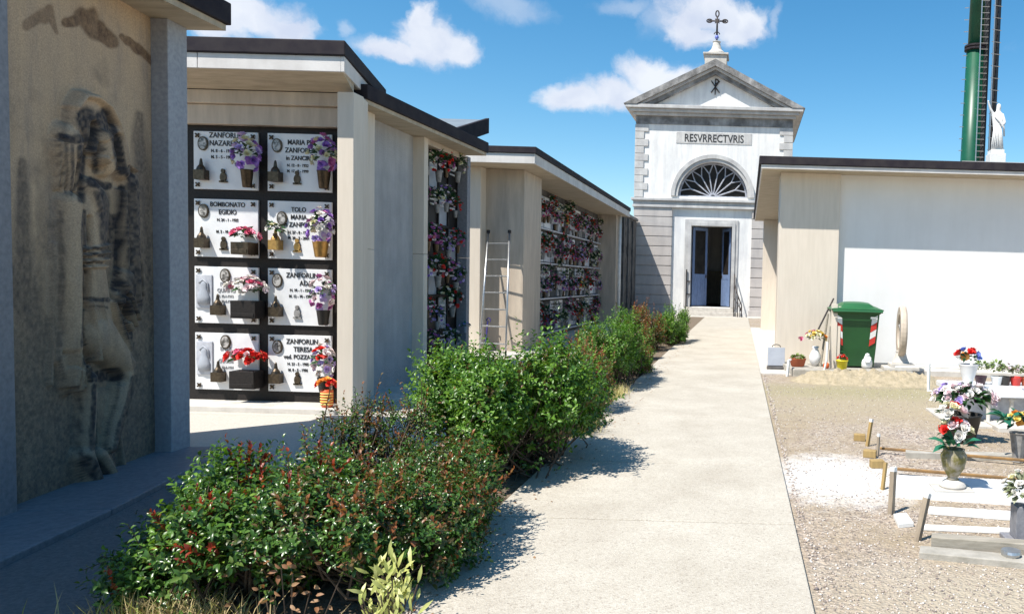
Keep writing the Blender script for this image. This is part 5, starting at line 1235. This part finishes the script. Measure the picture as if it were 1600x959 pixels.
# foreground graves
def slab(name, label, cat, pts, z0, z1, mt, grp=None, bev=.006):
    """plan outline from surveyed points on the plane z1"""
    P = [Zp(px, py, z1) for px, py in pts]
    b = MB(); b.prism([(p.x, p.y) for p in P], z0, z1); o = b.build(name, MT[mt], None, bevel=bev); return setp(o, label, cat, grp)
slab('grave_slab', 'broad white marble slab carrying the lichen-stained urn', 'grave', [(1398, 768), (1640, 784), (1640, 752), (1398, 741)], -.02, .045, 'plaque')
slab('wooden_plank', 'white painted plank lying between the front graves, just below the white slab', 'plank', [(1450, 797), (1640, 812), (1640, 801), (1452, 790)], .0, .03, 'paintwhite')
slab('wooden_plank', 'thin white plank lying nearest, above the brown kerb board', 'plank', [(1440, 823), (1640, 832), (1640, 826), (1442, 818)], .0, .025, 'paintwhite')
slab('kerb_board', 'grey-brown weathered board edging the nearest grave', 'board', [(1455, 838), (1640, 852), (1640, 845), (1456, 831)], -.02, .09, 'woodgrey')
slab('concrete_kerb', 'long pale concrete kerb at the near end of the graves', 'kerb', [(1436, 862), (1660, 884), (1660, 872), (1438, 851)], -.02, .04, 'concrete')
slab('concrete_kerb', 'low grey kerb of the grave row behind the rusty rail', 'kerb', [(1415, 706), (1640, 713), (1640, 708), (1415, 702)], -.02, .06, 'concrete')
slab('grave_slab', 'narrow pale kerb slab behind the lily pot', 'kerb', [(1560, 668), (1640, 671), (1640, 655), (1530, 652)], -.02, .05, 'conc_l')
slab('white_tile', 'small white tile lying beside the leaning wooden stake', 'tile', [(1404, 818), (1428, 816), (1416, 800), (1396, 802)], 0, .03, 'paintwhite', bev=.003)
p0, p1 = Zp(1402, 732, .05), Zp(1640, 752, .05)
b = MB(); b.tube([p0, p1], .014, 6); o = b.build('rusty_rail', MT['rust'], None); setp(o, 'rusty orange rail lying along the white powdery grave', 'rail')
p0, p1 = Zp(1375, 700, .05), Zp(1640, 722, .05)
b = MB(); b.tube([p0, p1], .014, 6); o = b.build('rusty_rail', MT['rust'], None); setp(o, 'thin brown rail lying behind the rusty orange one', 'rail')
def stake(label, base, top, w_, mt, tipc=True):
    P0 = Zp(*base); P1 = Yp(top[0], top[1], P0.y+.03)
    b = MB(); d_ = P1-P0; b.tube([P0-Vector((0, 0, .05)), P1], w_*.7, 4); t = thing('wooden_stake', label, 'stake', tuple(P0), 0)
    b.build('post', MT[mt], t)
    if tipc: c = MB(); c.tube([P1, P1+d_.normalized()*.03], w_*.72, 4); c.build('painted_tip', MT['paintwhite'], t)
stake('upright weathered stake with white top at the corner of the white slab', (1392, 803), (1396, 736), .035, 'wood')
stake('leaning weathered stake nearest the camera', (1431, 845), (1448, 777), .035, 'wood')
stake('yellowish stake leaning behind the white slab corner', (1378, 765), (1384, 722), .025, 'yellowwood', False)
stake('tall yellow stake with pale top, furthest back', (1354, 697), (1361, 659), .03, 'yellowwood')
stake('thin white-topped stake in the middle of the yellow blocks', (1371, 712), (1373, 682), .022, 'wood')
for px, py, lab in ((1343, 688, 'yellow wood block farthest left beside the tall yellow stake'), (1359, 714, 'yellow wood block in the middle of the three'), (1370, 730, 'nearest and largest yellow wood block')):
    P = Zp(px, py); b = MB(); b.box(-.06, .06, -.04, .04, 0, .07, Matrix.Rotation(rnd.uniform(-.4, .4), 3, 'Z'), (0, 0, 0)); t = simple('wood_block', lab, 'block', (P.x, P.y, 0), [('block', b, MT['yellowwood'], dict(bevel=.006))])
# lichen-stained urn
P = Zp(1488, 763, .045)
t = thing('stone_urn', 'lichen-stained stone urn on a square foot holding white and red flowers', 'urn', (P.x, P.y, .045))
b = MB(); b.box(-.16, .14, -.12, .1, 0, .015); b.lathe([(.1, .016), (.105, .03), (.09, .05), (.075, .06), (.05, .075)], k=24); b.build('foot', MT['conc_l'], t, world=False, bevel=.004)
b = MB(); b.lathe([(.05, .076), (.035, .09), (.05, .11), (.085, .17), (.1, .24), (.1, .27), (.08, .3), (.085, .315), (.07, .315), (.06, .28)], k=24); b.build('bowl', MT['urn'], t, world=False, smooth=True)
bouquet(t, (0, 0, .44), .13, .1, .1, ['white', 'cream', 'rose', 'red'], 16, .06, 80, 'green', 20, .07)
bouquet(t, (-.03, 0, .58), .1, .08, .07, ['white', 'rose', 'red', 'cream'], 9, .06, 81, 'green', 10, .07)
bouquet(t, (0, -.03, .34), .15, .08, .03, ['white'], 2, .03, 82, 'teal', 16, .13)
P = Zp(1590, 722)
t = thing('grave_vase', 'tall grey vase with orange and yellow roses and big green cloth leaves', 'vase', (P.x, P.y, 0))
b = MB(); b.lathe([(.045, 0), (.055, .01), (.05, .03), (.085, .27), (.095, .28), (.08, .28)], k=8); b.build('vase', MT['vasegrey'], t, world=False)
bouquet(t, (0, 0, .37), .14, .1, .09, ['orange', 'yellow', 'orange', 'yellow'], 12, .055, 83, 'teal', 34, .11)
bouquet(t, (-.1, 0, .4), .1, .06, .06, ['orange'], 1, .04, 84, 'teal', 12, .15)
P = Zp(1596, 846)
t = thing('box_vase', 'grey granite box vase with a pale grey-green bouquet at the front right', 'vase', (P.x, P.y, 0.0))
b = MB(); b.box(-.11, .11, -.1, .1, 0, .03); b.box(-.06, .07, -.06, .06, .03, .24); b.build('vase', MT['greystone'], t, world=False, bevel=.005)
bouquet(t, (0, 0, .32), .13, .11, .13, ['white', 'cream'], 14, .035, 85, 'pale', 160, .06)
b = MB(); P = Zp(1590, 868, .04); b.lathe([(.05, 0), (.06, .02), (.055, .035)], (0, 0, 0), 14); simple('candle_dish', 'small grey metal dish on the concrete kerb in the foreground', 'dish', (P.x-.04, P.y, .04), [('dish', b, MT['steel'], {})])

gl = np.random.default_rng(21); n = 700
yy_ = 3.2+gl.random(n)*16; xx_ = np.where(gl.random(n) < .5, -1.6+np.abs(gl.normal(0, .16, n)), gl.uniform(-2.7, -1.6, n))
th = gl.uniform(0, 6.28, n); zz_ = np.where(xx_ > -1.57, .038, .016)
V, F = leaf_arrays(np.stack([xx_, yy_, zz_], 1), np.stack([np.cos(th), np.sin(th), gl.uniform(0, .15, n)], 1), np.stack([gl.normal(0, .2, n), gl.normal(0, .2, n), np.ones(n)], 1), gl.uniform(.018, .035, n), gl.uniform(.01, .016, n))
o = np_mesh('leaf_litter', V, F, LM['dry'], None); setp(o, 'dry fallen leaves along the left edge of the path', 'leaf litter', kind='stuff')
# loose stones of the gravel (real pebbles where they show)
g = np.random.default_rng(9)
def pebbles(name, n, region, smin, smax, seed, cols):
    g = np.random.default_rng(seed)
    px, py = region(g, n)
    s = g.uniform(smin, smax, n)**1.0
    O = np.array([(1, 0, 0), (0, 1, 0), (-1, 0, 0), (0, -1, 0), (0, 0, 1), (0, 0, -1), ], float)
    T = np.array([(0, 1, 4), (1, 2, 4), (2, 3, 4), (3, 0, 4), (1, 0, 5), (2, 1, 5), (3, 2, 5), (0, 3, 5)])
    a = g.uniform(0, 6.28, n); ca, sa = np.cos(a), np.sin(a)
    v = O[None]*(1+g.uniform(-.3, .3, (n, 6, 1)))*np.stack([s, s*g.uniform(.6, 1, n), s*g.uniform(.4, .7, n)], 1)[:, None]
    x = v[..., 0]*ca[:, None]-v[..., 1]*sa[:, None]; y = v[..., 0]*sa[:, None]+v[..., 1]*ca[:, None]
    V = np.stack([x+px[:, None], y+py[:, None], v[..., 2]+s[:, None]*.2], -1).reshape(-1, 3)
    F = (T[None]+6*np.arange(n)[:, None, None]).reshape(-1, 3)
    o = np_mesh(name, V, F, cols, None, True); return setp(o, None, None, None, 'stuff')
m, nt2, bs = nmat('loose_stones'); gg = nt2.nodes.new('ShaderNodeNewGeometry')
nt2.links.new(ramp(nt2, gg.outputs['Random Per Island'], [(0, (.14, .12, .12)), (.2, (.3, .24, .2)), (.5, (.44, .36, .3)), (.8, (.52, .46, .4)), (1, (.68, .64, .6))]), bs.inputs['Base Color']); bs.inputs['Roughness'].default_value = .85
def rg(g, n):
    y = 3.2+(g.random(n)**1.7)*9; x = .42+g.random(n)*(1.0+y*.35); return x, y
o = pebbles('gravel', 16000, rg, .004, .011, 1, m); o['label'] = 'loose pinkish grey gravel right of the path'; o['category'] = 'gravel'
def rg2(g, n):
    y = 3.2+g.random(n)*14; x = .41-.0085*(y-3.7)+np.abs(g.normal(0, .03, n)); return x, y
o = pebbles('edge_gravel', 900, rg2, .006, .016, 2, m); o['label'] = 'dark stones gathered along the right edge of the path'; o['category'] = 'gravel'
